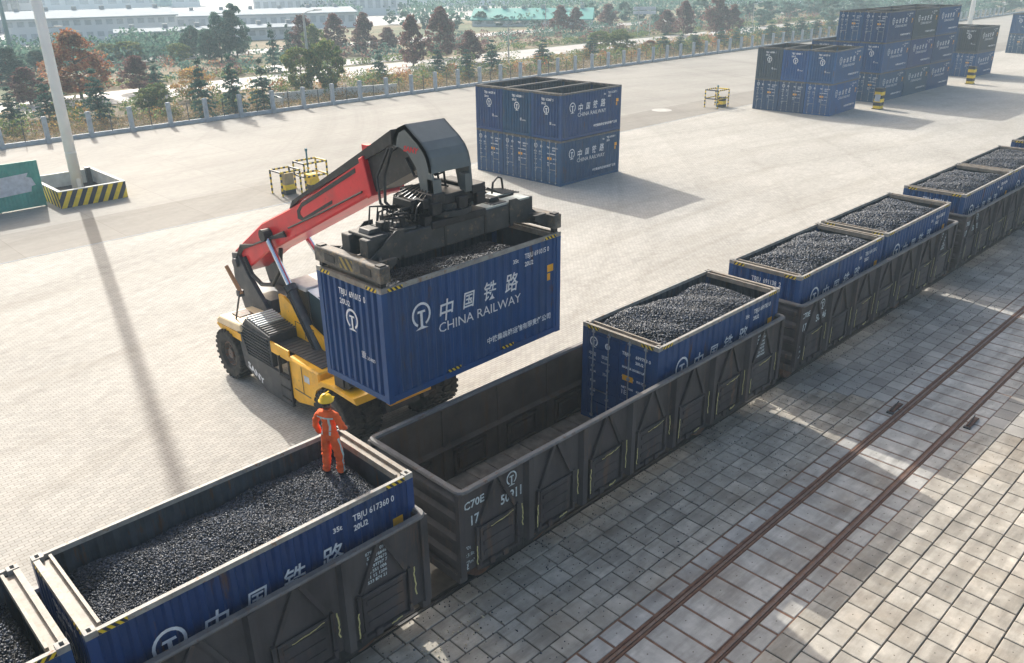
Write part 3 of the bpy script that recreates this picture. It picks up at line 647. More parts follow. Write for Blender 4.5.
def slab_mesh(w_, d_, mat, holes):
    k = (w_, d_, mat.name)
    if k in SM: return SM[k]
    m = MB(); x, y = w_/2, d_/2; c = .012
    m.add([(-x+c, -y+c, 0), (x-c, -y+c, 0), (x-c, y-c, 0), (-x+c, y-c, 0), (-x, -y, -c), (x, -y, -c), (x, y, -c), (-x, y, -c), (-x, -y, -.05), (x, -y, -.05), (x, y, -.05), (-x, y, -.05)],
          [(0, 1, 2, 3), (0, 4, 5, 1), (1, 5, 6, 2), (2, 6, 7, 3), (3, 7, 4, 0), (4, 8, 9, 5), (5, 9, 10, 6), (6, 10, 11, 7), (7, 11, 8, 4)])
    m.mi = 1
    for hx, hy in holes: m.add([(hx-.014, hy-.011, .002), (hx+.016, hy-.012, .002), (hx+.014, hy+.011, .002), (hx-.014, hy+.012, .002)], [(0, 1, 2, 3)])
    SM[k] = m.mesh('slab', [mat, HOLE]); return SM[k]
camp = Vector((0, 0, 12.82))
def seen(x, y, z=0, mg=30):
    d = Vector((x, y, z))-camp; f = d.dot(fw)
    if f < 1: return False
    u, v = 512+826.7*d.dot(rt)/f, 331.5-826.7*d.dot(up)/f
    return -mg < u < 1024+mg and -mg < v < 663+mg
rr = random.Random(11)
rows = [(8.42, 8.94), (8.94, 9.49), (9.49, 10.0), (10.0, 10.54), (10.54, 11.07), (11.07, 11.58)]
rows += [(5.74-.555*(i+1), 5.74-.555*i) for i in range(22)]
lst = []
for y0, y1 in rows:
    L_ = (.56+rr.uniform(-.02, .03)) if y0 > 7 else .68; off = rr.uniform(0, L_)
    for i in range(-40, 260):
        x = i*L_+off
        if seen(x, (y0+y1)/2, 0, 520): lst.append((x, (y0+y1)/2, L_-.03, round(y1-y0, 2)-.03))
lst.sort(key=lambda s: s[0]**2+s[1]**2+(0 if seen(s[0], s[1]) else 1e6))
def place_slabs(lst, name, mat, holes, parent, nmax=300, zr=.004, rzr=.006):
    for i, (x, y, a, b) in enumerate(lst[:nmax]):
        o = link(name, slab_mesh(round(a, 3), round(b, 3), mat, holes), parent, (x, y, rr.uniform(-zr, zr))); o.rotation_euler = (rr.uniform(-.006, .006), rr.uniform(-.006, .006), rr.uniform(-rzr, rzr))
    if len(lst) > nmax:
        m = MB()
        for x, y, a, b in lst[nmax:]:
            dz = rr.uniform(-zr, zr); m.box(x-a/2, y-b/2, -.05, x+a/2, y+b/2, dz)
        o = m.build(name+'s_far', SLABF if name == 'slab' else mat, parent); o['kind'] = 'stuff'
SLABF = island_mat('slab_concrete_far', (.29, .27, .24), (.43, .405, .36), .8, .4)
place_slabs(lst, 'slab', SLAB, [(.03, 0)], apron)
cross = tag(link('crossing_deck', None), kind='structure')
pl = []
for i in range(-16, 120):
    x = 10.52+.336+(i)*.672-2.69
    if seen(x, 7, 0, 600): pl.append((x, 7.047, .612, 1.27))
pl.sort(key=lambda q: 0 if seen(q[0], 7) else 1); place_slabs(pl, 'crossing_panel', PANEL, [(.02, -.32), (-.02, .30)], cross)
for yy, nm in ((8.165, 'a'), (5.97, 'b')):
    pl = [(10.85+i*.672-2.69, yy, .612, .44) for i in range(-16, 120) if seen(10.85+i*.672-2.69, yy, 0, 600)]
    place_slabs(pl, 'edge_panel', PANEL, [(0, 0)], cross)
for o in list(cross.children): o.name = o.name
def rail_track(yc, name, ma=None, mb_=None):
    t = tag(link(name, None, None, (0, yc, 0)), kind='structure')
    for s in (-1, 1):
        m = MB(); m.prism([(-.036, .0), (-.03, .012), (.03, .012), (.036, .0), (.036, -.03), (.01, -.045), (-.01, -.045), (-.036, -.03)], 'x', -40, 420)
        m.mi = 1
        m.prism([(s*-.036, -.006), (s*-.036, -.045), (s*-.085, -.045), (s*-.09, -.002), (s*-.105, -.002), (s*-.105, -.048), (s*-.03, -.048)], 'x', -40, 420)
        m.prism([(s*.06, .004), (s*.085, .004), (s*.085, -.045), (s*.06, -.045)], 'x', -40, 420)
        link('rail', m.mesh('rail', [ma or RAILTOP, mb_ or RUSTY]), t, (0, s*.7525, 0))
    return t
rail_track(7.047, 'empty_railway_track'); rail_track(YC, 'train_railway_track', BLACKST, JOINT)  # train's track in darker materials, standing for shade under the wagons
m = MB(); m.box(-40, 11.75, -.05, 420, 12.9, -.012); m.box(-40, 13.2, -.05, 420, 13.58, -.004); m.build('track_infill', JOINT, apron)
for i, (x, y, lab) in enumerate(((25.3, 6.02, 'rusty stop block lying against the nearer rail at the right'), (24.6, 8.05, 'rusty tie bar box beside the farther rail at the right'))):
    t = thing('track_stop', (x, y, 0), lab, 'track fitting'); t.scale = (.8, .55, .7); m = MB(); m.prism([(-.55, 0), (.55, 0), (.42, .10), (.1, .16), (-.45, .10)], 'y', -.12, .12); m.build('wedge_body', RUSTY, t)
    m = MB(); m.tube([(-.5, 0, .12), (.3, .05, .22)], .03, 6); m.box(-.6, -.18, 0, -.45, .18, .06); m.build('handle', BLACKST, t)
rng0 = np.random.default_rng(21)
def spill(nm, lab, n, xr, yr, size, mat, z=.0):
    x = rng0.uniform(*xr, n); y = yr[0]+(yr[1]-yr[0])*rng0.uniform(0, 1, n)**1.8; o = link(nm, lumps(nm, np.stack([x, y, np.full(n, z+.008)], 1), size, rng0, mat)); tag(o, lab, 'spill', None, 'stuff')
spill('coal_spill', 'coal crumbs spilled on the slabs along the foot of the wagons', 2600, (7, 52), (11.5, 8.6), (.008, .028), COAL)
spill('yard_coal_spill', 'coal crumbs spilled on the brick paving behind the train', 2600, (-2, 50), (13.7, 17.5), (.008, .026), COAL)
CHIP = surf('pale_chip', (.55, .48, .34), .9, 0, .2, 9)
spill('pale_chips', 'pale wood chips lying on the slabs between the first two wagons', 70, (7.3, 9.2), (10.75, 10.1), (.012, .035), CHIP)
# ------------------------------------------------------------ yard and terrain
sheet('brick_yard_paving', -60, 13.6, 420, 45.0, 0, PAVE)
sheet('concrete_strip', -60, 45.0, 420, 50.4, .004, CSTRIP)
sheet('concrete_yard', -60, 50.4, 420, 77.5, 0, CYARD)
m = MB(); m.box(-60, 44.94, 0, 420, 45.02, .012); tag(m.build('drain_kerb', CONC), kind='structure')
m = MB(); m.lathe([(.01, .012), (.75, .012), (.95, .012), (1.0, 0)], (69, 49.6, 0), 'z', 24); mh = m.build('manhole_cover', surf('manhole_concrete', (.44, .43, .40), .8)); tag(mh, 'pale round manhole cover in the yard left of the striped guard frame', 'manhole cover')

# ------------------------------------------------------------ terrain beyond the fence
def terrain_mat():
    m, nt, b = nmat('terrain_grass'); pos = N(nt, 'ShaderNodeNewGeometry').outputs['Position']
    n1 = noise(nt, mapping(nt, pos, (.025, .09, 1)), 1.0, 8, .62)
    r = N(nt, 'ShaderNodeValToRGB'); nt.links.new(n1, r.inputs[0]); e = r.color_ramp.elements
    e[0].position = .34; e[0].color = (.05, .075, .035, 1); e[1].position = .70; e[1].color = (.26, .23, .17, 1)
    for p_, c_ in ((.45, (.09, .11, .045, 1)), (.52, (.17, .14, .07, 1)), (.60, (.21, .16, .10, 1))):
        x = e.new(p_); x.color = c_
    c = mix(nt, 1.0, r.outputs[0], vary(nt, pos, 1.3, .7, 1.3, 8), 'MULTIPLY')
    nt.links.new(c, b.inputs['Base Color']); b.inputs['Roughness'].default_value = .95; return m
TERR = terrain_mat()
ROAD = surf('road_surface', (.36, .35, .34), .7, 0, .12, .3, world=True, bump=0, dust=.3, dustcol=(.27, .24, .2))
PALE = surf('pale_ground', (.50, .49, .47), .8, 0, .15, .02, world=True, bump=0, dust=.4, dustcol=(.27, .24, .20))
VERGE = surf('verge_soil', (.17, .13, .085), .95, 0, .35, .8, world=True, bump=0, dust=.4, dustcol=(.09, .10, .04))
sheet('ground', -3000, -3000, 4500, 4500, -.10, TERR)
sheet('verge', -60, 78.2, 420, 94.5, -.06, VERGE)
m = MB(); m.add([(-60, 98, -.04), (60, 97, -.04), (150, 98.5, -.04), (420, 101, -.04), (420, 108, -.04), (150, 108.5, -.04), (62, 109, -.04), (-60, 106, -.04)], [(0, 1, 2, 3, 4, 5, 6, 7)]); tag(m.build('road', ROAD), kind='structure')
m = MB(); m.add([(-60, 146, -.04), (60, 142, -.04), (120, 139, -.04), (420, 128, -.04), (420, 134, -.04), (120, 147, -.04), (62, 151, -.04), (-60, 158, -.04)], [(0, 1, 2, 3, 4, 5, 6, 7)]); tag(m.build('far_road', ROAD), kind='structure')
m = MB(); m.add([(60, 112, -.04), (84, 111, -.04), (90, 118, -.04), (62, 121, -.04)], [(0, 1, 2, 3)]); tag(m.build('paved_lot', ROAD), kind='structure')
m = MB(); m.add([(-300, 205, -.05), (160, 190, -.05), (420, 330, -.05), (800, 900, -.05), (-300, 900, -.05)], [(0, 1, 2, 3, 4)]); tag(m.build('pale_flats', PALE), kind='structure')
# fence along the yard
fen = thing('yard_fence', (0, 77.6, 0), 'long fence of blue-grey concrete posts with thin wire between, along the far yard edge', 'fence')
a0 = R(.36)
def fpt(i): return 21.098+3.526*i*math.cos(a0), 3.526*i*math.sin(a0)-.02
m = MB(); p0, p1 = fpt(-12), fpt(75); m.prism([(-.17, 0), (.17, 0), (.15, .34), (-.15, .34)], 'x', p0[0], p1[0])
k = m.build('kerb_wall', CONC, fen); k.rotation_euler = (0, 0, a0)
m = MB(); m.box(-.17, -.17, .34, .17, .17, 2.05); m.box(-.20, -.20, 2.05, .20, .20, 2.11); m.box(-.16, -.16, 2.11, .16, .16, 2.17); m.box(-.19, -.19, 0, .19, .19, .36)
pm = m.mesh('post', CONC)
m = MB(); m.box(-.03, -.03, .34, .03, .03, 1.95); tm = m.mesh('slim_post', DKG)
m = MB()
for z in (.5, .95, 1.4, 1.85): m.tube([(.17, 0, z), (3.35, 0, z)], .008, 4, False)
for i in range(16): m.tube([(.3+i*.19, 0, .42), (.3+i*.19, 0, 1.88)], .0035, 3, False)
wm = m.mesh('wire_panel', surf('wire_dark', (.10, .12, .12), .6, .3))
for i in range(-10, 70):
    x, y = fpt(i)
    if not seen(x, 77.6, 1, 60): continue
    o = link('post', pm, fen, (x, y, 0)); o.rotation_euler = (0, 0, random.uniform(-.03, .03))
    link('slim_post', tm, fen, (x+1.763, y, 0)); link('wire_panel', wm, fen, (x, y, 0))
# ------------------------------------------------------------ masts, planter, hoarding
def mast(x, y, h, r0, r1, mat, label, z0=0, plate=True, cat='light mast', n=20):
    t = thing('light_mast', (x, y, 0), label, cat); m = MB()
    m.tube([(0, 0, z0), (0, 0, h*.4), (0, 0, h)], [r0, r0+(r1-r0)*.4, r1], n); m.build('shaft', mat, t, smooth=True)
    m = MB(); m.tube([(0, 0, z0), (0, 0, z0+.05)], r0*1.7, 16)
    for k_ in range(8): a = k_*PI/4; m.tube([(r0*1.45*math.cos(a), r0*1.45*math.sin(a), z0+.05), (r0*1.45*math.cos(a), r0*1.45*math.sin(a), z0+.14)], .03, 6)
    m.build('base_flange', mat, t)
    m = MB()
    for z in (h*.09, h*.33, h*.62): m.tube([(0, 0, z), (0, 0, z+.05)], r0+(r1-r0)*z/h+.012, n)
    m.box(-r0*.35, -r0-.01, z0+.5, r0*.35, -r0+.06, z0+1.1); m.build('joint_collar', mat, t)
    m = MB(); m.tube([(0, 0, h-.6), (0, 0, h-.4)], 1.4, 20); m.build('lamp_ring', LPOST, t)
    m = MB()
    for k_ in range(8): a = k_*PI/4; m.box(1.5*math.cos(a)-.2, 1.5*math.sin(a)-.2, h-.8, 1.5*math.cos(a)+.2, 1.5*math.sin(a)+.2, h-.45)
    m.build('floodlight', LPOST, t); return t
mast(16.5, 56.7, 30, .34, .22, POLEW, 'thick white mast rising out of the yellow and black striped planter')
mast(199, 65.5, 30, .48, .25, POLEW, 'white mast behind the three-high container block, right of frame')
mast(38.5, 150, 34, .34, .2, POLEG, 'tall blue-grey mast behind the trees at the left edge')
pl_ = thing('mast_planter', (14.48, 53.8, 0), 'box planter with yellow and black diagonal stripes round the white mast base', 'planter')
X_, Y_ = 3.95, 5.6
for nm, bx, mt in (('front_wall', (0, 0, 0, X_, .16, 1.0), HAZW), ('side_wall', (0, .16, 0, .16, Y_, 1.0), HAZS), ('side_wall', (X_-.16, .16, 0, X_, Y_, 1.0), HAZS), ('back_wall', (.16, Y_-.16, 0, X_-.16, Y_, 1.0), HAZW)):
    m = MB(); m.box(*bx); m.build(nm, mt, pl_)
INW = surf('planter_inner_white', (.62, .62, .58), .8, 0, .15, 2)
m = MB()
for b_ in ((-.02, -.02, 1.0, X_+.02, .20, 1.04), (-.02, .20, 1.0, .20, Y_+.02, 1.04), (X_-.20, .20, 1.0, X_+.02, Y_+.02, 1.04), (.20, Y_-.20, 1.0, X_-.20, Y_+.02, 1.04)): m.box(*b_)
m.box(.163, .163, 0, .175, Y_-.163, 1.0); m.box(X_-.175, .163, 0, X_-.163, Y_-.163, 1.0); m.box(.175, Y_-.175, 0, X_-.175, Y_-.163, 1.0); m.build('white_coping', INW, pl_)
m = MB(); m.box(.175, .17, 0, X_-.175, Y_-.175, .16); m.build('earth_fill', JOINT, pl_)
m = MB(); m.box(3.2, 4.6, .16, 3.5, 4.85, 1.25); m.box(3.17, 4.57, 1.25, 3.53, 4.88, 1.30); m.build('control_cabinet', DKG, pl_)
hb = thing('green_hoarding', (14.1, 55.35, 0), 'teal sheet-metal hoarding with a torn white poster, cut off by the left edge', 'hoarding')
for i in range(3):
    m = MB(); x1 = -i*2.5; x0 = x1-2.48; vs, fs = corr(x0, x1, .12, 2.72, .02, .21, 0); m.add(vs, fs); m.add([(x, y+.004, z) for x, y, z in vs], [f[::-1] for f in fs]); m.build('metal_panel', TEAL, hb)
m = MB()
for z in (.06, 2.72): m.box(-7.5, -.03, z, .02, .06, z+.08)
for i in range(4): m.box(-i*2.5-.04, .03, 0, -i*2.5+.04, .10, 2.78)
for i in range(4): m.bar((-i*2.5, .1, 2.3), (-i*2.5, 1.4, .05), .05, .05); m.box(-i*2.5-.15, 1.2, 0, -i*2.5+.15, 1.6, .14)
m.build('support_frame', TEAL, hb)
m = MB(); pts = [(-3.2, .86), (-.62, 1.0), (-.55, 1.30), (-.32, 1.36), (-.46, 1.8), (-.72, 1.9), (-.60, 2.12), (-3.3, 1.98)]; m.add([(x, -.006, z) for x, z in pts], [tuple(range(8))]); m.build('torn_poster', PAPER, hb)
# ------------------------------------------------------------ guard frames and bollards
def guard(x, y, w_, d_, h, label, mode):
    t = thing('guard_frame', (x, y, 0), label, 'guard frame', 'striped guard frames in the yard')
    def pipe(nm, a, b):
        m = MB(); m.tube([a, b], .06, 8); return m.build(nm, HAZP if abs(a[2]-b[2]) > .5 else HAZH, t)
    for cx in (0, w_):
        for cy_ in (0, d_): pipe('post', (cx, cy_, 0), (cx, cy_, h))
    for z in (h, h*.52):
        for cy_ in (0, d_):
            if z < h and mode: continue
            pipe('rail', (0, cy_, z), (w_, cy_, z))
        for cx in (0, w_):
            if z < h and mode: continue
            pipe('rail', (cx, 0, z), (cx, d_, z))
    m = MB()
    for cx in (0, w_):
        for cy_ in (0, d_): m.box(cx-.10, cy_-.10, 0, cx+.10, cy_+.10, .02)
    m.build('base_plate', CAGEK, t); return t
HAZH = hazard('pipe_bands_level', pitch=.36, ang=0, axis='x')
guard(25.2, 46.5, 1.35, 1.3, 1.5, 'lower left striped guard frame, round a tan box, beyond the red boom', 1)
guard(26.95, 46.6, 1.65, 1.3, 1.75, 'larger striped guard frame with a tall blue pipe inside, beyond the red boom', 0)
guard(73.3, 46.0, 1.9, 1.5, 1.7, 'distant striped guard frame standing alone on the open yard', 0)
def cabinet(x, y, lo, hi, label, hh=1.35):
    t = thing('utility_box', (x, y, 0), label, 'utility box'); m = MB(); m.box(-.32, -.28, .62, .32, .28, hh); bev(m.build('box_body', hi, t), .02)
    m = MB(); m.box(-.36, -.32, 0, .36, .32, .3); m.build('base_block', CAGEK, t); m = MB(); m.box(-.34, -.30, .3, .34, .30, .62); m.build('yellow_band', lo, t)
    m = MB(); m.box(-.22, -.29, .72, .22, -.275, hh-.1); m.box(.14, -.31, .95, .18, -.29, 1.08); m.build('door', hi, t)
cabinet(25.9, 47.0, CAGEY, STONE, 'tan utility box on a yellow and black base inside the left guard frame')
cabinet(27.75, 47.1, CAGEY, CAGEY, 'yellow utility box with black base inside the larger guard frame', .95)
def hydrant(x, y, label, h=2.3):
    t = thing('stand_pipe', (x, y, 0), label, 'stand pipe'); m = MB(); m.tube([(0, 0, 0), (0, 0, h)], .055, 10); m.tube([(0, 0, h), (0, 0, h+.18)], .085, 10); m.build('pipe', surf('teal_pipe', (.04, .16, .22), .5), t)
    m = MB(); m.tube([(-.2, 0, .8), (.2, 0, .8)], .05, 8); m.tube([(0, -.12, 1.2), (0, .12, 1.2)], .06, 8); m.build('valve', CAGEY, t)
hydrant(27.9, 47.75, 'tall blue stand pipe inside the larger guard frame by the boom')
hydrant(74.4, 46.8, 'stand pipe inside the distant guard frame', 1.9)
cabinet(74.5, 46.3, CAGEY, CAGEK, 'black and yellow box at the foot of the distant guard frame', 1.0)
def bollard(x, y, label, sign):
    t = thing('striped_bollard', (x, y, 0), label, 'bollard', 'yellow and black bollards by the containers')
    for i in range(6): m = MB(); m.prism([(-.36, i*.33), (.36, i*.33+.0), (.36, i*.33+.33), (-.36, i*.33+.33)], 'y', -.36, .36); m.build('band', CAGEY if i % 2 == 0 else CAGEK, t)
    m = MB(); m.box(-.42, -.42, 0, .42, .42, .06); m.build('foot', CAGEK, t)
    if sign: m = MB(); m.box(-.39, -.26, .75, -.36, .26, 1.4); m.build('notice', PAPER, t)
bollard(83.3, 34.3, 'yellow and black banded bollard with a white notice, before the three-high block', 1)
bollard(108.5, 34.4, 'yellow and black banded bollard without notice, farther along the block', 0)
# ------------------------------------------------------------ lamp posts, billboard
def lamp(x, y, h, label, arms=1, r=.09, mat=LPOST):
    t = thing('street_lamp', (x, y, 0), label, 'street lamp', 'street lamps beyond the fence'); m = MB(); m.tube([(0, 0, 0), (0, 0, h)], [r*1.3, r*.7], 8); m.build('post', mat, t)
    m = MB()
    for s in ((1, -1)[:arms]): m.tube([(0, 0, h), (s*.5, -s*.3, h+.25), (s*1.2, -s*.8, h+.35)], .05, 6)
    m.build('arm', mat, t); m = MB()
    for s in ((1, -1)[:arms]): m.prism([(s*1.0, h+.30), (s*1.9, h+.32), (s*1.9, h+.42), (s*1.0, h+.46)], 'y', -s*.8-.18, -s*.8+.18)
    m.build('lamp_head', ROOFW, t)
lamp(33.2, 113.8, 7.0, 'thin leaning street lamp between the white mast and the left edge')
lamp(66.1, 139, 6.6, 'pale street lamp standing before the tall teal trees')
lamp(53.6, 89.0, 8.6, 'concrete lamp post beside the green trees behind the low wall', 1, .17)
lamp(91.5, 94.5, 5.4, 'thin street lamp with white head behind the stacked containers', 2)
lamp(144.3, 136.9, 6.5, 'thin street lamp in front of the green-roofed shed')
lamp(170, 99.7, 5.6, 'street lamp beyond the fence, left of the six stacked by the bollard')
lamp(190, 120, 9.0, 'street lamp behind the three-high block')
bl = thing('billboard', (146.5, 111, 0), 'white roadside billboard on two tall posts behind the fence', 'billboard', None, R(-45))
for x in (-1.2, 1.2): m = MB(); m.tube([(x, 0, 0), (x, 0, 5.6)], .11, 8); m.build('post', LPOST, bl)
for z in (4.3, 5.1): m = MB(); m.box(-2.3, -.1, z, 2.3, .1, z+.62); m.build('sign_panel', PAPER, bl)
lw = thing('low_wall', (0, 0, 0), 'low white retaining wall in the planting just behind the fence', 'wall'); m = MB()
pts = [(45.6, 84.6), (48, 84.2), (52, 83.2), (56.5, 82.0), (60, 80.8)]
for a, b in zip(pts, pts[1:]): m.bar((a[0], a[1], .45), (b[0], b[1], .45), .25, 1.0)
m.bar((45.6, 84.6, .45), (44.9, 80.6, .45), .25, 1.0); m.build('wall_body', INW, lw)
# ------------------------------------------------------------ far buildings
WL = surf('far_wall_white', (.62, .65, .67), .7, 0, .06, .1, bump=0); RF = surf('far_roof_blue', (.36, .41, .44), .95, 0, .08, .1, bump=0)
WD = surf('far_window_hazed', (.38, .42, .45), .3, bump=0); RG = surf('far_roof_green', (.06, .36, .31), .5, 0, .1, .1, bump=0); CN = surf('far_concrete', (.34, .35, .35), .8, bump=0)  # windows painted pale, and roofs lightened, as haze would veil them
def building(x, y, rz, L_, D, h, label, roofm=RF, pitch=.8, wins=12, rows=2, wm_=WL):
    t = thing('industrial_building', (x, y, 0), label, 'building', None, rz)
    m = MB(); m.box(0, 0, -.2, L_, D, h); m.build('wall', wm_, t)
    m = MB(); m.prism([(-.5, h+.01), (D/2, h+pitch), (D+.5, h+.01), (D+.5, h-.25), (-.5, h-.25)], 'x', -.5, L_+.5); r_ = m.build('roof', roofm, t)
    m = MB()
    for i in range(6): m.box(L_*(i+.5)/6-.5, D/2-.5, h+pitch-.2, L_*(i+.5)/6+.5, D/2+.5, h+pitch+.7)
    m.build('roof_vent', CN, r_)
    p = L_/wins; wmm = None
    for rI in range(rows):
        for i in range(wins):
            if wmm is None: m = MB(); m.box(0, -.06, 0, p*.6, -.01, h/rows*.42); wmm = m.mesh('window', WD)
            link('window', wmm, t, (p*(i+.2), 0, h/rows*(rI+.35)))
    return t
building(52, 204, R(-16), 34, 22, 4.8, 'long pale factory hall with rows of windows, behind the white mast', RF, 1.2, 16, 2)
building(66, 181, R(-20), 38, 8, 2.4, 'low pale shed with a grey-blue roof in front of the long factory hall', RF, .5, 18, 1)
building(92, 212, R(-26), 44, 24, 3.6, 'wide warehouse with a thin blue roof line at the top left', RF, .9, 18, 1)
building(140, 262, R(-33), 46, 26, 6.0, 'far blue-roofed warehouse at the top of the picture, left of centre', RF, 2.0, 18, 1)
building(40, 262, R(-16), 34, 16, 8.5, 'taller white block at the far left edge', RF, .5, 8, 3)
building(149, 167, R(-52), 30, 12, 1.6, 'green-roofed shed in the trees behind the containers', RG, 2.4, 10, 1)
building(215, 300, R(-40), 90, 26, 8, 'far pale hall fading in the haze at the top centre', RF, 2.0, 16, 1)
building(300, 190, R(-60), 90, 26, 8, 'far hazy hall behind the trees at the top right', RF, 2.0, 16, 1)
building(75, 420, R(-20), 110, 30, 11, 'distant pale hall at the hazy top left', RF, 2.0, 20, 2)
def tower(x, y, h, label, cat='chimney'):
    t = thing('far_tower', (x, y, 0), label, cat); m = MB(); m.tube([(0, 0, 0), (0, 0, h*.8), (0, 0, h)], [1.2, .8, .8], 12); m.build('shaft', POLEG, t); m = MB(); m.lathe([(.8, 0), (2.4, .5), (2.4, 2.2), (.8, 2.8), (.01, 2.8)], (0, 0, h-2), 'z', 14); m.build('tank', POLEG, t)
tower(98, 232, 7, 'pale water tank on the roof line at the top left', 'water tower')
for i, (x, y, h) in enumerate(((62, 250, 9.5), (64.5, 249, 10.2), (67, 248, 9.8))):
    t = thing('silo', (x, y, 0), ('left', 'middle', 'right')[i]+' one of three small silos on the hall by the left mast', 'silo', 'silos at the top left'); m = MB(); m.lathe([(.01, 0), (1.0, 0), (1.0, h-.8), (.3, h), (.01, h)], (0, 0, 0), 'z', 12); m.build('drum', CN, t)
    m = MB(); m.tube([(0, 0, h), (0, 0, h+.8)], .12, 6); m.build('vent', CN, t)
# ------------------------------------------------------------ trees
def quads(name, C, size, rng, mat, flat=0.0, asp=.7):
    n = len(C); u = rng.normal(size=(n, 3)); u[:, 2] *= (1-flat); u /= np.linalg.norm(u, axis=1)[:, None]
    v = rng.normal(size=(n, 3)); v[:, 2] *= (1-flat); v -= u*(u*v).sum(1)[:, None]; v /= np.linalg.norm(v, axis=1)[:, None]
    s = rng.uniform(size[0], size[1], (n, 1)); u = u*s; v = v*s*asp
    P = np.stack([C-u*.5-v*.2, C+v*.5, C+u*.5+v*.1, C-v*.5], 1).reshape(-1, 3)
    me = bpy.data.meshes.new(name); me.vertices.add(n*4); me.vertices.foreach_set('co', P.reshape(-1)); me.loops.add(n*4); me.loops.foreach_set('vertex_index', np.arange(n*4, dtype=np.int32))
    me.polygons.add(n); me.polygons.foreach_set('loop_start', np.arange(n, dtype=np.int32)*4); me.polygons.foreach_set('loop_total', np.full(n, 4, np.int32)); me.materials.append(mat); me.update(calc_edges=True); return me
def crown_pts(kind, rng, n):
    """unit tree: height 1, crown radius 1 scaled later (x, y by radius; z by height)"""
    out = []
    if kind == 'cedar':
        k = 10
        for i in range(k):
            z = .10+.86*((i+rng.uniform(-.3, .3))/k if i else 0)**.9 if i < 9 else .95; r = (1-z)**.85*1.05+.04; nb = 7 if i < 6 else 5; a0_ = rng.uniform(0, 6)
            for b in range(nb):
                a = a0_+b*2*PI/nb+rng.uniform(-.4, .4); zj = rng.uniform(-.035, .035); L_ = r*rng.uniform(.7, 1.3); q = int(n/(k*6.4)*(.4+1.2*r))+2
                t = rng.uniform(.05, 1, q)**.8; sp_ = .13*(1.15-t); out.append(np.stack([np.cos(a)*t*L_+rng.normal(0, 1, q)*sp_, np.sin(a)*t*L_+rng.normal(0, 1, q)*sp_, z+zj-.06*t*L_+rng.normal(0, .008, q)], 1))
    else:
        nc = {'far': 34}.get(kind, 100)
        for i in range(nc):
            z = rng.uniform(.12, .97)
            if kind in ('purple', 'russet'): R_ = np.interp(z, [.12, .3, .5, .75, 1], [.6, .95, .85, .45, .04])
            elif kind == 'teal': R_ = np.interp(z, [.1, .3, .6, .85, 1], [.5, .95, .8, .45, .08])
            else: R_ = np.interp(z, [.2, .4, .65, .85, 1], [.4, .95, 1, .7, .2])
            a = rng.uniform(0, 2*PI); rr_ = R_*math.sqrt(rng.uniform(.12, 1)); q = n//nc; s = rng.uniform(.10, .24)
            c = np.array([rr_*math.cos(a), rr_*math.sin(a), z]); d = rng.normal(size=(q, 3)); d /= np.linalg.norm(d, axis=1)[:, None]; d *= rng.uniform(.3, 1, (q, 1))**.5*s
            d[:, 2] *= .30; out.append(c+d*np.array([1.3, 1.3, 1.0]))
    return np.concatenate(out)
TR = {}
def tree_proto(kind, var, H, Rr, n, ls):
    k = (kind, var)
    if k in TR: return TR[k]
    rng = np.random.default_rng(hash_(kind)+var*17); P = crown_pts(kind, rng, n)*np.array([Rr, Rr, H])
    mk = {'far': 'teal'}.get(kind, kind)
    cr = quads('crown', P, ls, rng, LF[mk], .55 if kind == 'cedar' else .1)
    m = MB(); m.tube([(0, 0, -.1), (.03, 0, H*.25), (-.02, .02, H*.55), (0, 0, H*.92)], [.035*H*.6, .026*H*.6, .016*H*.6, .004*H], 7)
    for i in range(9):
        a = rng.uniform(0, 6.28); z = H*rng.uniform(.2, .7); L_ = Rr*rng.uniform(.5, .85); m.tube([(0, 0, z), (L_*.5*math.cos(a), L_*.5*math.sin(a), z+.08*H), (L_*math.cos(a), L_*math.sin(a), z+.14*H)], [.012*H, .008*H, .003*H], 5)
    TR[k] = (cr, m.mesh('trunk', BARK), H, Rr); return TR[k]
def hash_(s): return sum(ord(c)*(i+1) for i, c in enumerate(s))
SPEC = dict(cedar=(4.0, 1.5, 3600, (.10, .22)), purple=(6.0, 2.3, 6500, (.16, .34)), russet=(7.0, 3.0, 8000, (.18, .36)), teal=(6.0, 2.2, 6500, (.18, .36)), green=(4.0, 2.0, 5000, (.15, .30)), yellow=(3.4, 2.1, 2600, (.12, .24)), far=(4.0, 2.0, 1500, (.3, .6)))
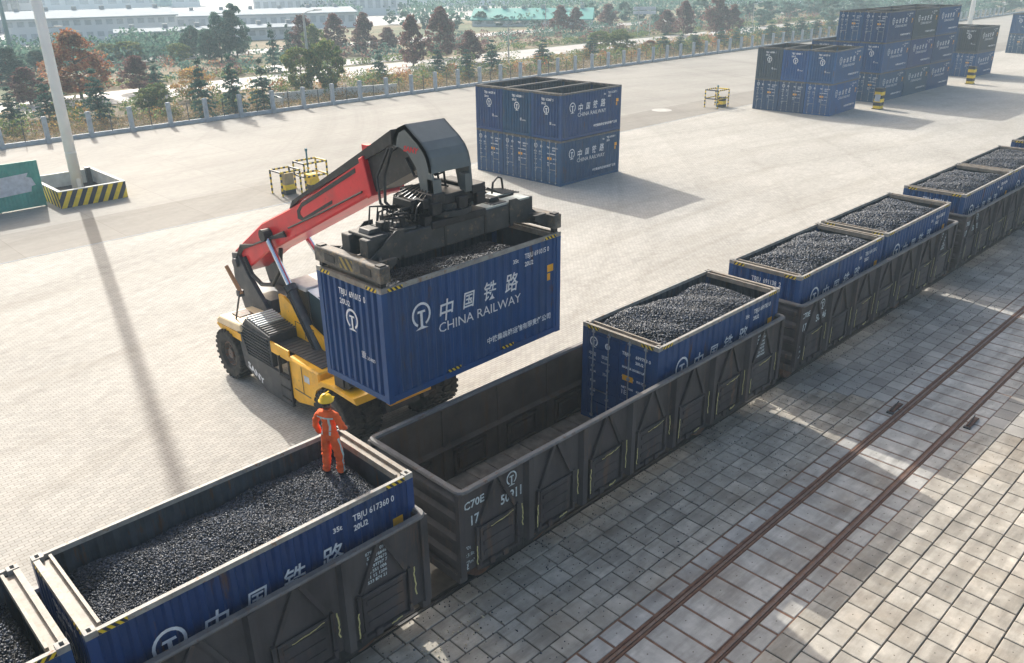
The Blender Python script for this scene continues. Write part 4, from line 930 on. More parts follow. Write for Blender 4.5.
TREES = [('russet', 33.0, 104.8, 7.0, 3.5),
    ('purple', 27.4, 104.1, 3.7, 2.0),
    ('purple', 39.7, 104.8, 4.0, 2.0),
    ('yellow', 41.0, 92.9, 3.4, 2.1),
    ('purple', 77.7, 129.8, 6.2, 2.6),
    ('purple', 85.3, 132.1, 6.0, 2.5),
    ('purple', 86.4, 124.5, 6.4, 2.2),
    ('purple', 93.6, 127.8, 3.7, 1.9),
    ('purple', 79.3, 102.3, 6.7, 2.0),
    ('purple', 89.9, 108.6, 7.4, 2.7),
    ('purple', 88.6, 100.0, 4.4, 2.1),
    ('purple', 146.2, 134.2, 5.3, 2.4),
    ('purple', 148.2, 131.2, 5.0, 2.2),
    ('purple', 163.0, 134.1, 5.1, 2.6),
    ('purple', 154.6, 111.2, 4.6, 2.3),
    ('purple', 151.9, 104.9, 6.5, 2.5),
    ('purple', 158.2, 101.1, 7.5, 3.0),
    ('purple', 162.5, 99.9, 5.5, 2.1),
    ('russet', 121.8, 90.7, 1.6, 1.8),
    ('teal', 65.1, 134.7, 6.9, 2.0),
    ('teal', 68.5, 135.8, 8.0, 2.4),
    ('teal', 65.3, 145.7, 4.7, 2.3),
    ('teal', 62.3, 133.2, 4.8, 1.8),
    ('green', 52.7, 89.4, 4.9, 1.9),
    ('green', 54.8, 86.9, 5.6, 1.9),
    ('green', 35.2, 88.6, 2.6, 1.5),
    ('green', 34.0, 88.0, 2.4, 1.4),
    ('green', 75.0, 122.2, 5.2, 1.6),
    ('green', 115.7, 92.4, 3.5, 2.3),
    ('green', 116.6, 97.5, 3.0, 2.0),
    ('green', 59.1, 137.2, 2.8, 1.8),
    ('green', 53.8, 143.9, 3.1, 2.4),
    ('green', 51.6, 146.6, 2.8, 2.1),
    ('green', 46.2, 153.5, 2.8, 2.5),
    ('teal', 32.1, 129.1, 4.3, 2.7),
    ('teal', 38.0, 136.5, 3.3, 2.1),
    ('cedar', 21.4, 88.1, 3.6, 1.3),
    ('cedar', 24.8, 89.2, 4.1, 1.5),
    ('cedar', 28.2, 85.4, 4.8, 1.6),
    ('cedar', 40.4, 101.2, 3.8, 1.2),
    ('cedar', 36.0, 76.5, 5.4, 1.3),
    ('cedar', 39.2, 78.2, 5.6, 1.4),
    ('cedar', 42.4, 78.3, 5.0, 1.4),
    ('cedar', 28.6, 98.3, 2.5, 1.1),
    ('cedar', 64.4, 90.2, 3.8, 1.3),
    ('cedar', 74.2, 90.4, 3.8, 1.4),
    ('cedar', 73.7, 83.9, 3.6, 1.5),
    ('cedar', 81.3, 87.3, 4.2, 1.7),
    ('cedar', 91.4, 87.2, 3.6, 1.7),
    ('cedar', 104.7, 89.6, 3.0, 1.7),
    ('cedar', 120.1, 86.7, 2.9, 1.6),
    ('cedar', 121.8, 84.5, 2.8, 1.4),
    ('cedar', 126.3, 84.8, 2.9, 1.7),
    ('cedar', 135.8, 85.6, 3.0, 1.8),
    ('cedar', 139.2, 84.6, 2.6, 1.4),
    ('cedar', 148.7, 83.2, 3.5, 1.9),
    ('cedar', 154.5, 83.3, 3.6, 1.9),
    ('cedar', 160.6, 83.5, 3.7, 2.0),
    ('cedar', 167.1, 83.6, 3.4, 2.0),
    ('cedar', 176.5, 85.1, 3.5, 2.1),
    ('cedar', 61.6, 111.5, 6.4, 1.2),
    ('cedar', 72.3, 125.6, 5.3, 1.1),
    ('far', 150.9, 166.2, 3.3, 1.9),
    ('far', 153.8, 161.8, 2.8, 1.9),
    ('far', 163.4, 162.4, 2.9, 1.7),
    ('far', 147.8, 143.7, 2.2, 1.5),
    ('far', 136.9, 159.7, 3.6, 1.3),
    ('far', 179.5, 153.9, 4.5, 2.0),
    ('far', 184.5, 146.1, 4.7, 2.0),
    ('far', 194.1, 148.5, 4.1, 1.8),
    ('far', 195.0, 129.7, 5.3, 2.3),
    ('far', 217.4, 130.0, 4.6, 2.8),
    ('far', 212.0, 119.9, 4.4, 3.0),
    ('far', 223.6, 119.9, 4.6, 3.1),
    ('far', 236.1, 119.6, 4.7, 2.9),
    ('far', 132.7, 165.8, 3.8, 1.3),
    ('far', 134.6, 176.2, 3.7, 1.3),
    ('far', 212.3, 102.8, 5.6, 2.9),
    ('far', 242.5, 108.9, 4.9, 3.9),
    ('far', 268.1, 111.3, 5.0, 3.5),
    ('far', 273.6, 101.7, 4.4, 4.2),
    ('far', 266.2, 90.6, 4.2, 3.4),
    ('far', 282.8, 85.4, 4.3, 4.7),
    ('far', 181.8, 134.3, 3.8, 1.9),
    ('far', 143.0, 193.7, 3.5, 1.5),
    ('far', 162.3, 149.0, 3.3, 1.6),
    ('far', 189.0, 108.8, 3.6, 2.1)]
ORD = ['first', 'second', 'third', 'fourth', 'fifth', 'sixth', 'seventh', 'eighth', 'ninth', 'tenth', 'eleventh', 'twelfth']
def ordn(i):
    T_ = ['', '', 'twenty', 'thirty', 'forty', 'fifty']; 
    if i < 12: return ORD[i]
    return {12: 'thirteenth', 13: 'fourteenth', 14: 'fifteenth', 15: 'sixteenth', 16: 'seventeenth', 17: 'eighteenth', 18: 'nineteenth', 19: 'twentieth'}.get(i) or T_[(i+1)//10]+'-'+(ORD[(i+1) % 10-1] if (i+1) % 10 else 'tenth')
DESC = dict(cedar=('small layered cedar just behind the fence', 'cedar'), purple=('conical purple-brown autumn tree across the road', 'tree'), russet=('russet autumn tree', 'tree'), teal=('blue-green tree in the hazy left background', 'tree'),
            green=('green leafy tree beyond the fence', 'tree'), yellow=('yellow autumn tree behind the fence', 'tree'), far=('hazy distant tree near the skyline', 'tree'))
def scr_u(x, y):
    d = Vector((x, y, 0))-camp; return d.dot(rt)/d.dot(fw)
cnt = {}
for kind, x, y, h, r_ in sorted(TREES, key=lambda t: scr_u(t[1], t[2])):
    i = cnt.get(kind, 0); cnt[kind] = i+1; y = max(y, 79.8)
    if kind == 'far' or h > .5:
        cr, tk, H, Rr = tree_proto(kind, i % 3, *SPEC[kind])
        big = kind == 'russet' and h > 5
        if kind == 'russet': lab = 'big russet autumn tree right of the white mast' if big else 'low russet bush behind the fence, middle of the picture'
        elif kind == 'yellow': lab = 'yellow-orange autumn tree behind the fence, between two dark cedars'
        else: lab = DESC[kind][0]+', '+ordn(i)+' from the left'
        nm = {'cedar': 'cedar_tree', 'purple': 'purple_leaf_tree', 'russet': 'russet_tree', 'teal': 'poplar_tree', 'green': 'leafy_tree', 'yellow': 'yellow_tree', 'far': 'distant_tree'}[kind]
        t = thing(nm, (x, y, -.08), lab, DESC[kind][1], {'cedar': 'cedars behind the fence', 'purple': 'purple-brown trees across the road', 'far': 'distant trees near the skyline', 'green': 'green leafy trees', 'teal': 'blue-green background trees'}.get(kind), random.uniform(0, 6))
        t.scale = (r_*1.12/Rr, r_*1.12/Rr, h*1.06/H)
        link('crown', cr, t); link('trunk', tk, t)
# masses: dry grass and scrub behind the fence, hedges, far woods
rng = np.random.default_rng(5)
def mass(name, label, cat, C, size, mat, flat=0.0, asp=.7):
    o = link(name, quads(name, C, size, rng, mat, flat, asp)); o['kind'] = 'stuff'; o['label'] = label; o['category'] = cat; return o
n = 42000; x = rng.uniform(8, 250, n)**1.0; x = 8+(x-8)*rng.uniform(.2, 1, n); y = 78.6+rng.uniform(0, 1, n)**1.3*7.5
ln = .5+.5*np.sin(x*.7)*np.sin(y*1.1+x*.2); z = rng.uniform(0, 1, n)*(.35+.6*ln)
DRY = leaf('dry_grass_blades', (.14, .09, .045), (.34, .25, .14), (.10, .12, .04))
mass('dry_grass', 'dry brown grass and reeds in the strip behind the fence', 'grass', np.stack([x, y, z], 1), (.10, .34), DRY, -.6, .25)
def clumps(n, xr, yr, hr, rr_, q):
    out = []
    for i in range(n):
        cx, cy_ = rng.uniform(*xr), rng.uniform(*yr); h_, r_ = rng.uniform(*hr), rng.uniform(*rr_)
        d = rng.normal(size=(q, 3)); d /= np.linalg.norm(d, axis=1)[:, None]; d *= rng.uniform(.4, 1, (q, 1))**.5
        out.append(np.array([cx, cy_, h_*.45])+d*np.array([r_, r_, h_*.55]))
    return np.concatenate(out)
mass('scrub', 'green scrub and bushes in the planting strip behind the fence', 'shrubs', clumps(300, (14, 230), (81.5, 97), (.7, 2.0), (.6, 1.6), 130), (.12, .32), LF['green'])
mass('brown_scrub', 'brown and yellowish bushes mixed into the strip behind the fence', 'shrubs', clumps(200, (14, 230), (82, 97), (.7, 1.7), (.5, 1.2), 120), (.10, .26), LF['yellow'])
mass('hedge', 'low green hedge along the far side of the road', 'hedge', clumps(230, (20, 300), (111, 114), (.6, 1.1), (.9, 1.8), 60), (.2, .45), LF['green'])
mass('scrub_belt', 'mixed scrub between the road and the far road', 'shrubs', clumps(260, (20, 320), (114, 140), (.7, 2.2), (.8, 2.4), 70), (.25, .55), LF['teal'])
mass('russet_scrub', 'reddish bushes scattered between the two roads', 'shrubs', clumps(150, (25, 260), (110, 142), (.8, 2.4), (.8, 1.8), 80), (.2, .45), LF['purple'])
mass('autumn_scrub', 'yellow and orange bushes scattered beyond the fence', 'shrubs', np.concatenate([clumps(34, (20, 200), (84, 96), (.9, 2.0), (.6, 1.3), 130), clumps(26, (30, 260), (110, 140), (.9, 2.2), (.8, 1.6), 80)]), (.14, .34), LF['russet'])
mass('left_wood', 'blue-green wood behind the road at the left edge', 'wood', clumps(90, (20, 75), (140, 172), (2.2, 4.2), (2, 4), 160), (.4, .8), LF['teal'])
mass('far_wood', 'belt of hazy woodland near the skyline', 'wood', np.concatenate([clumps(170, (150, 420), (150, 260), (2.5, 6.0), (3, 7), 110), clumps(120, (250, 520), (85, 150), (2.5, 6), (3, 7), 110)]), (.6, 1.3), LF['teal'])
mass('right_shrubs', 'dense dark shrubs behind the fence at the upper right', 'shrubs', clumps(90, (150, 330), (80, 92), (1.8, 3.2), (1.2, 2.4), 110), (.25, .5), LF['cedar'])

# ------------------------------------------------------------ reach stacker (built in place, origin under its front axle)
RO = (12.95, 18.9, 0)
rs = thing('reach_stacker', RO, 'yellow reach stacker with red boom holding a blue container up over the train', 'reach stacker')
def part(mb, name, mat, parent=None, smooth=False, bv=0):
    o = mb.build(name, mat, parent or rs, RO, smooth)
    fixn(o.data)
    if bv: bev(o, bv)
    return o
# wheels
def tyre_mesh(r=.90, w_=.58):
    m = MB(); h = w_/2
    m.lathe([(r*.50, -h*.72), (r*.62, -h*.96), (r*.86, -h), (r*.95, -h*.9), (r*.965, -h*.5), (r*.965, h*.5), (r*.95, h*.9), (r*.86, h), (r*.62, h*.96), (r*.50, h*.72)], (0, 0, 0), 'x', 36)
    for i in range(26):
        a = 2*PI*i/26
        for s in (-1, 1):
            b = a+(.06 if s > 0 else .18); c0, s0, c1, s1 = math.cos(b), math.sin(b), math.cos(b+.10), math.sin(b+.10); c2, s2 = math.cos(b-.08), math.sin(b-.08); c3, s3 = math.cos(b+.02), math.sin(b+.02)
            ro, ri = r*1.0, r*.94; x0, x1 = s*h*1.0, s*h*.06
            P = [(x0, c0, s0), (x0, c1, s1), (x1, c3, s3), (x1, c2, s2)]
            m.add([(x, c*ri, q*ri) for x, c, q in P]+[(x*.97, c*ro, q*ro) for x, c, q in P], [(0, 1, 2, 3), (4, 7, 6, 5), (0, 4, 5, 1), (1, 5, 6, 2), (2, 6, 7, 3), (3, 7, 4, 0)])
            # shoulder block
            P = [(s*h*1.0, c0, s0), (s*h*1.0, c1, s1)]
            m.add([(x, c*r*.84, q*r*.84) for x, c, q in P]+[(x*1.05, c*r*.97, q*r*.97) for x, c, q in P]+[(x*.9, c*r*.97, q*r*.97) for x, c, q in P], [(0, 2, 3, 1), (2, 4, 5, 3), (0, 4, 2), (1, 3, 5)])
    return m.mesh('wheel', RUB)
TY = tyre_mesh(); fixn(TY)
def rim_mesh(s):
    m = MB(); m.lathe([(.44, 0), (.44, s*.20), (.40, s*.22), (.36, s*.08), (.20, s*.06), (.18, s*.20), (.02, s*.21)], (0, 0, 0), 'x', 24)
    for i in range(12): a = i*PI/6; m.tube([(s*.06, .28*math.cos(a), .28*math.sin(a)), (s*.11, .28*math.cos(a), .28*math.sin(a))], .022, 6)
    return m.mesh('rim', RIMM)
RMS = {s: rim_mesh(s) for s in (-1, 1)}
for x, y in ((11.16, 18.9), (11.80, 18.9), (14.10, 18.9), (14.74, 18.9), (11.18, 25.25), (14.72, 25.25)):
    wv = link('wheel', TY, rs, (x-RO[0], y-RO[1], .89)); wv.rotation_euler = (x*3+y, 0, 0); link('rim', RMS[-1 if x < 13 else 1], wv)
m = MB(); m.tube([(11.2, 18.9, .85), (14.8, 18.9, .85)], .26, 12); m.box(12.2, 18.5, .55, 13.7, 19.3, 1.2); m.tube([(11.4, 25, .85), (14.5, 25, .85)], .16, 12); part(m, 'axle', DKG)
m = MB()
for x in (12.15, 13.55): m.prism([(17.9, .95), (19.2, .65), (26.2, .75), (26.3, 1.9), (25.2, 2.1), (20.0, 1.75), (18.0, 1.75)], 'x', x, x+.22)
for y in (18.1, 20.3, 22.6, 24.0, 26.1): m.box(12.37, y, .8, 13.55, y+.2, 1.6)
part(m, 'chassis', DKG)
m = MB(); m.box(11.75, 25.2, .95, 14.15, 26.3, 1.8); part(m, 'counterweight', MYEL, bv=.04)
# hood halves either side of the boom foot
for xa, xb in ((10.98, 12.25), (13.65, 14.92)):
    m = MB(); m.prism([(24.2, 1.92), (25.95, 1.84), (25.95, 2.0), (25.7, 2.16), (24.2, 2.26)], 'x', xa, xb); hd = part(m, 'engine_hood', CREAM, bv=.04)
    m = MB(); m.prism([(24.25, 1.66), (25.6, 1.66), (25.93, 1.80), (25.93, 1.87), (24.25, 1.92)], 'x', xa-.012, xb+.012); part(m, 'hood_edge', MYEL, hd)
    m = MB(); m.box((xa+xb)/2-.28, 24.9, 2.15, (xa+xb)/2+.22, 25.45, 2.24); part(m, 'hood_hatch', RIMM, hd)
# rear fender arch
for xa, xb in ((11.15, 11.75), (14.15, 14.75)):
    m = MB(); n_ = 10; pr = [(25.25+1.02*math.cos(R(50+80*i/n_)), .80+.98*math.sin(R(50+80*i/n_))) for i in range(n_+1)]
    for i in range(n_): m.add([(xa, *pr[i]), (xb, *pr[i]), (xb, *pr[i+1]), (xa, *pr[i+1]), (xa, pr[i][0]*1.0, pr[i][1]+.05), (xb, pr[i][0], pr[i][1]+.05), (xb, pr[i+1][0], pr[i+1][1]+.05), (xa, pr[i+1][0], pr[i+1][1]+.05)], [(0, 1, 2, 3), (7, 6, 5, 4), (0, 4, 5, 1), (2, 6, 7, 3), (1, 5, 6, 2), (0, 3, 7, 4)])
    part(m, 'rear_fender', DKG)
# radiator block with louvres and the skirt below it, left side and right side
for s, xa, xb in ((-1, 11.05, 12.1), (1, 13.8, 14.85)):
    m = MB(); m.prism([(22.4, 1.3), (24.2, 1.3), (24.3, 2.15), (23.9, 2.55), (22.4, 2.35)], 'x', xa, xb); rad = part(m, 'radiator_housing', DKG)
    xo = xa-.03 if s < 0 else xb+.03
    for i in range(9):
        m = MB(); z = 1.38+i*.11; m.bar((xo, 22.5, z), (xo, 24.15, z+.02), .05, .03); part(m, 'louvre', DKG if i % 3 else SPR, rad)
    for i in range(11):
        m = MB(); y = 22.48+i*.14; m.bar((xa+.05, y, 2.37+(y-22.4)*.13+.03), (xb-.05, y, 2.37+(y-22.4)*.13+.03), .05, .04); part(m, 'louvre', surf('grille_sky_sheen', (.62, .66, .68), .4, .3) if i > 4 else DKG, rad)  # rear louvres painted pale, as reflected sky would whiten them
    xs = (xa-.07, xa+.03) if s < 0 else (xb-.03, xb+.07)
    m = MB(); m.prism([(21.3, .30), (22.9, .30), (24.22, .80), (24.45, 2.0), (24.2, 2.0), (23.9, 1.32), (21.3, 1.32)], 'x', *xs); sk = part(m, 'side_skirt', DKG)
    m = MB(); put_text(m, 'SANY', .32, (xs[0]-.006, 24.0, .82), '-x', WHITE, bold=.012, sx=1.2) if s < 0 else put_text(m, 'SANY', .32, (xs[1]+.006, 22.9, .42), '+x', WHITE, bold=.012, sx=1.2); m.v = [(x, y, z-(24.0-y)*.36) if s < 0 else (x, y, z+(y-22.9)*.36) for x, y, z in m.v]; part(m, 'lettering', WHITE, sk)
    # steps
    for i in range(3): m = MB(); m.box(xs[0]-.04, 21.3, .5+i*.38, xs[1]+.3*(-s)*0+.04, 21.85, .54+i*.38); part(m, 'step', BLACKST)
    m = MB(); m.box(xs[0], 21.25, .45, xs[1], 21.3, 1.9); m.box(xs[0], 21.85, .45, xs[1], 21.9, 1.9); part(m, 'step_frame', BLACKST)
    # tank
    m = MB(); m.prism([(19.95, .78), (21.0, .55), (21.35, .62), (21.35, 2.04), (19.6, 2.04), (19.6, 1.1)], 'x', xa-.02, xa+.85) if s < 0 else m.prism([(19.95, .78), (21.0, .55), (21.35, .62), (21.35, 2.04), (19.6, 2.04), (19.6, 1.1)], 'x', xb-.85, xb+.02); tk = part(m, 'fuel_tank', MYEL, bv=.05)
    xo = xa-.026 if s < 0 else xb+.026
    m = MB(); m.box(xo, 20.15, 1.5, xo+.004*s, 20.45, 1.72); part(m, 'maintenance_plate', PAPER, tk)
    m = MB(); m.box(xo, 20.0, 1.02, xo+.008*s, 21.1, 1.05); m.box(xo, 20.55, 1.05, xo+.008*s, 20.57, 1.95); part(m, 'seam', DKG, tk)
    m = MB(); wa, wb = (xa+.24, 12.1) if s < 0 else (13.8, xb-.24); m.box(wa, 19.8, 2.045, wb, 22.4, 2.08)
    for i in range(12): m.box(wa+.02, 19.9+i*.2, 2.081, wb-.02, 19.93+i*.2, 2.095)
    part(m, 'walkway', DKG)
    m = MB(); m.box(xo+.03, 21.3, 1.86, xo+.08, 22.95, 2.22) if s < 0 else m.box(xo-.08, 21.3, 1.86, xo-.03, 22.95, 2.22); part(m, 'walkway_kerb', MYEL)
    # front fender over the dual wheels
    m = MB(); pr = [(20.05, 1.05), (19.85, 1.55), (19.4, 1.9), (18.8, 1.98), (17.7, 1.94), (17.55, 1.80), (18.8, 1.84), (19.3, 1.76), (19.68, 1.5), (19.88, 1.05)]
    vs = [(x, *p) for x in ((xa-.1, 12.2) if s < 0 else (13.75, xb+.1)) for p in pr]; n_ = len(pr)
    fs = [(i, (i+1) % n_, (i+1) % n_+n_, i+n_) for i in range(n_)]+[(0, 1, 8, 9), (1, 2, 7, 8), (2, 3, 6, 7), (3, 4, 5, 6)]+[tuple(v+n_ for v in q)[::-1] for q in ((0, 1, 8, 9), (1, 2, 7, 8), (2, 3, 6, 7), (3, 4, 5, 6))]
    m.add(vs, fs); fd = part(m, 'front_fender', MYEL)
    m = MB(); m.box((11.05 if s < 0 else 14.2), 18.3, 1.99, (11.65 if s < 0 else 14.8), 18.75, 2.30); m.tube([((11.1 if s < 0 else 14.25), 18.2, 2.15), ((11.6 if s < 0 else 14.75), 18.2, 2.15)], .13, 10); part(m, 'work_lamp', BLACKST, fd)
    m = MB()
    for k_ in range(3): m.tube([((11.8 if s < 0 else 13.9)+k_*.08, 18.9, 1.99), ((11.8 if s < 0 else 13.9)+k_*.08, 18.4, 2.12), ((12.0 if s < 0 else 13.8)+k_*.04, 17.8, 2.0)], .03, 6)
    part(m, 'hose', HOSE, fd)
    # cab-side panel
    xp = (12.02, 12.10) if s < 0 else (13.80, 13.88)
    m = MB(); m.prism([(23.3, 2.1), (19.9, 2.0), (20.3, 2.35), (21.6, 2.75), (23.0, 3.3), (23.3, 3.3)], 'x', *xp); pn = part(m, 'side_panel', MYEL)
    m = MB()
    for i in range(3): m.box(xp[0]-.01, 21.3+i*.55, 2.15, xp[1]+.01, 21.32+i*.55, 2.6)
    m.box(xp[0]-.01, 21.3, 2.6, xp[1]+.01, 22.42, 2.62); part(m, 'seam', DKG, pn)
# front cross beam between the fenders, ram feet
m = MB(); m.box(12.2, 17.75, 1.2, 13.75, 18.4, 1.95); part(m, 'front_beam', MYEL, bv=.03)
# cab
m = MB(); m.box(12.35, 20.9, 1.85, 13.75, 22.9, 2.25)
for x in (12.35, 13.67):
    for y in (20.95, 22.82): m.bar((x+.04, y, 2.25), (x+.04, y+(.15 if y < 22 else 0), 3.62), .08, .08)
    m.bar((x+.04, 22.0, 2.25), (x+.04, 22.0, 3.62), .06, .06)
cab = part(m, 'cab', DKG)
m = MB(); m.prism([(12.27, 3.62), (12.32, 3.76), (13.78, 3.76), (13.83, 3.62)], 'y', 22.0, 23.1); part(m, 'roof', ROOFW, cab, bv=.03)
for x in (12.37, 13.71): m = MB(); m.box(x, 21.05, 2.27, x+.02, 21.96, 3.6); part(m, 'window', GLASS, cab); m = MB(); m.box(x, 22.04, 2.27, x+.02, 22.8, 3.6); part(m, 'window', GLASS, cab)
m = MB(); m.bar((13.05, 20.98, 2.27), (13.05, 21.1, 3.6), 1.24, .02, (0, 0, 1)); part(m, 'windscreen', GLASS, cab)
m = MB(); m.bar((13.05, 21.98, 3.68), (13.05, 21.0, 3.50), 1.4, .03); part(m, 'sun_visor', surf('visor_pale', (.62, .72, .78), .25), cab)
m = MB(); m.box(12.5, 20.15, 2.3, 13.6, 20.85, 2.8); m.tube([(12.55, 20.3, 2.85), (13.5, 20.3, 2.85)], .12, 10); part(m, 'hose_reel', RED, cab)
m = MB(); m.box(12.8, 21.7, 2.26, 13.3, 22.2, 2.5); m.box(12.8, 22.15, 2.5, 13.3, 22.28, 3.1); part(m, 'seat', surf('seat_red', (.35, .03, .03), .7), cab)
# boom foot: two uprights leaning back
for x in (12.22, 13.42):
    m = MB(); m.prism([(23.9, 1.7), (26.2, 1.7), (26.75, 3.0), (26.7, 3.9), (26.25, 4.0), (25.7, 3.3)], 'x', x, x+.16); part(m, 'boom_upright', DKG, bv=.02)
m = MB(); m.tube([(12.1, 26.35, 3.62), (13.7, 26.35, 3.62)], .16, 14); m.box(12.38, 24.6, 2.1, 13.42, 26.5, 2.6); part(m, 'boom_pivot', DKG)
m = MB(); m.tube([(11.2, 24.9, 2.2), (11.2, 24.3, 3.35), (11.2, 25.0, 4.05)], .035, 6); m.box(11.12, 24.2, 3.2, 11.3, 24.4, 3.4); part(m, 'aerial_post', DKG)
m = MB(); m.tube([(11.2, 24.2, 3.3), (11.2, 25.0, 4.05)], .07, 8); part(m, 'warning_rod', surf('rod_tan', (.45, .22, .09), .6))
# boom
BX0, BX1 = 12.34, 13.34
side = [(26.75, 3.45), (26.7, 3.95), (24.45, 5.38), (21.9, 6.50), (18.35, 8.32), (18.1, 7.40), (18.5, 7.2), (22.1, 5.46), (24.4, 4.35), (26.2, 3.25)]
m = MB(); m.prism(side, 'x', BX0, BX1); boom = part(m, 'boom', RED, bv=.05)
def off(y): return 5.38+(24.45-y)*(8.62-5.38)/(24.45-17.75)
m = MB()
for x in (BX0-.012, BX1-.003):                         # black recessed outline on the boom side
    y0, y1, h0, h1 = 22.0, 18.55, -.20, -.74
    def st(ya, yb, ha, hb, th): m.prism([(ya, off(ya)+ha), (yb, off(yb)+hb), (yb, off(yb)+hb-th), (ya, off(ya)+ha-th)], 'x', x, x+.015)
    st(21.7, 18.7, -.16, -.12, .13); st(21.7, 20.0, -.62, -.60, .10)
    m.prism([(21.7, off(21.7)-.16), (21.7, off(21.7)-.29), (21.85, off(21.85)-.38), (21.85, off(21.85)-.48), (21.7, off(21.7)-.62), (21.7, off(21.7)-.72), (22.02, off(22.02)-.55), (22.02, off(22.02)-.30)], 'x', x, x+.015)
part(m, 'side_recess', BLACKST, boom)
m = MB()
gp = [(22.5, off(22.5)-.10), (21.9, off(21.9)-.02), (18.4, off(18.4)-.06), (17.0, off(17.0)-.1), (17.0, off(17.0)+.26), (18.4, off(18.4)+.20), (22.3, off(22.3)+.08)]
m.prism(gp, 'x', BX0+.01, BX0+.22); m.prism(gp, 'x', BX1-.22, BX1-.01)
part(m, 'hose_guide', BLACKST, boom)
m = MB()
for k_ in range(4):
    x = BX0-.06-.02*k_
    m.tube([(x, 26.5, 3.6), (x, 25.9, 4.2+.05*k_), (x, 25.0, 4.55), (x, 24.0, 4.95), (x, 22.8, 5.3+.05*k_)], .035, 6)
m.tube([(BX0-.05, 22.6, 5.6), (BX0-.06, 20.5, 6.5), (BX0-.05, 18.4, 7.45)], .03, 6)
m.tube([(12.3, 25.9, 3.9), (12.3, 25.5, 3.35), (12.3, 24.9, 3.15), (12.35, 24.2, 3.3), (12.4, 23.7, 3.9), (12.42, 23.5, 4.7)], .075, 8)
part(m, 'hose', HOSE, boom)
m = MB(); m.prism([(18.45, 8.33), (18.25, 8.43), (17.95, 7.42), (18.15, 7.30)], 'x', BX0-.06, BX1+.06); part(m, 'boom_collar', RED, boom, bv=.02)
m = MB(); m.prism([(18.3, 8.30), (16.45, 9.24), (15.95, 8.45), (17.95, 7.50)], 'x', BX0+.10, BX1-.10); m.prism([(17.3, 8.80), (16.35, 9.28), (16.3, 9.1), (17.2, 8.62)], 'x', BX0+.04, BX1-.04); part(m, 'inner_boom', BLACKST, boom)
m = MB(); m.box(BX0+.3, 18.5, 8.25, BX0+.5, 18.75, 8.62); part(m, 'red_bracket', RED, boom)
# lift rams
for s in (-1, 1):
    xt, xl = (12.20, 11.98) if s < 0 else (13.48, 13.90)
    A, B_ = Vector((xt, 23.95, 5.12)), Vector((xl, 20.35, 1.25)); mid = A.lerp(B_, .36)
    m = MB(); m.tube([mid, B_], .155, 16); m.tube([mid, mid.lerp(B_, .06)], .20, 16); rm = part(m, 'lift_ram', DKG, smooth=False)
    m = MB(); m.tube([A, mid], .095, 14); part(m, 'ram_rod', CHROME, rm)
    m = MB(); m.tube([(xt-.16, 23.95, 5.12), (xt+.16, 23.95, 5.12)], .20, 14); m.tube([(xl-.18, 20.35, 1.25), (xl+.18, 20.35, 1.25)], .24, 14); part(m, 'ram_pin', BLACKST, rm)
    m = MB(); m.tube([mid+Vector((-.2, 0, 0)), B_.lerp(mid, .1)+Vector((-.2, 0, 0))], .03, 6); part(m, 'hose', HOSE, rm)
# boom head (gooseneck hood)
m = MB()
hx0, hx1 = 12.12, 13.36
prof = [(16.62, 8.95), (16.58, 9.18), (16.42, 9.38), (16.12, 9.50), (15.55, 9.14), (15.36, 8.97), (15.25, 8.80), (15.19, 8.60), (15.16, 8.46)]
inn = [(16.5, 8.95), (16.46, 9.12), (16.36, 9.28), (16.12, 9.38), (15.62, 9.06), (15.46, 8.91), (15.36, 8.76), (15.30, 8.58), (15.28, 8.46)]
for i in range(8):
    m.add([(x, *p) for x in (hx0, hx1) for p in (prof[i], prof[i+1], inn[i+1], inn[i])], [(0, 1, 2, 3), (4, 7, 6, 5), (0, 4, 5, 1), (2, 6, 7, 3), (1, 5, 6, 2), (0, 3, 7, 4)])
for x in (hx0, hx1-.06):
    m.prism([(16.62, 8.92), (16.58, 9.18), (16.42, 9.38), (16.12, 9.50), (15.55, 9.14), (15.36, 8.97), (15.25, 8.80), (15.19, 8.60), (15.16, 8.30), (15.12, 7.85), (15.60, 7.85), (15.66, 8.15), (15.76, 8.52), (16.05, 8.82), (16.35, 8.92)], 'x', x, x+.06)
    m.prism([(15.13, 8.3), (15.12, 7.85), (15.34, 7.85), (15.36, 8.3)], 'x', x-.0, x+.24 if x < 13 else x-.18)
head = part(m, 'boom_head', HOOD, boom)
m = MB(); put_text(m, 'SANY', .19, (hx0-.006, 16.22, 8.86), '-x', RED, shear=.3, bold=.006, sx=1.15); part(m, 'lettering', RED, head)
m = MB()
for k_ in range(4): m.tube([(12.4+.22*k_, 16.5, 8.6), (12.4+.22*k_, 16.2, 8.2-.03*k_), (12.45+.2*k_, 15.85, 8.25), (12.5+.18*k_, 15.8, 7.9)], .035, 6)
m.tube([(12.05, 16.6, 8.9), (11.85, 16.7, 8.2), (11.75, 16.6, 7.6), (11.9, 16.2, 7.25)], .04, 6); m.tube([(11.95, 16.6, 8.9), (11.7, 16.8, 8.2), (11.6, 16.6, 7.6), (11.75, 16.2, 7.25)], .035, 6)
part(m, 'hose', HOSE, boom)
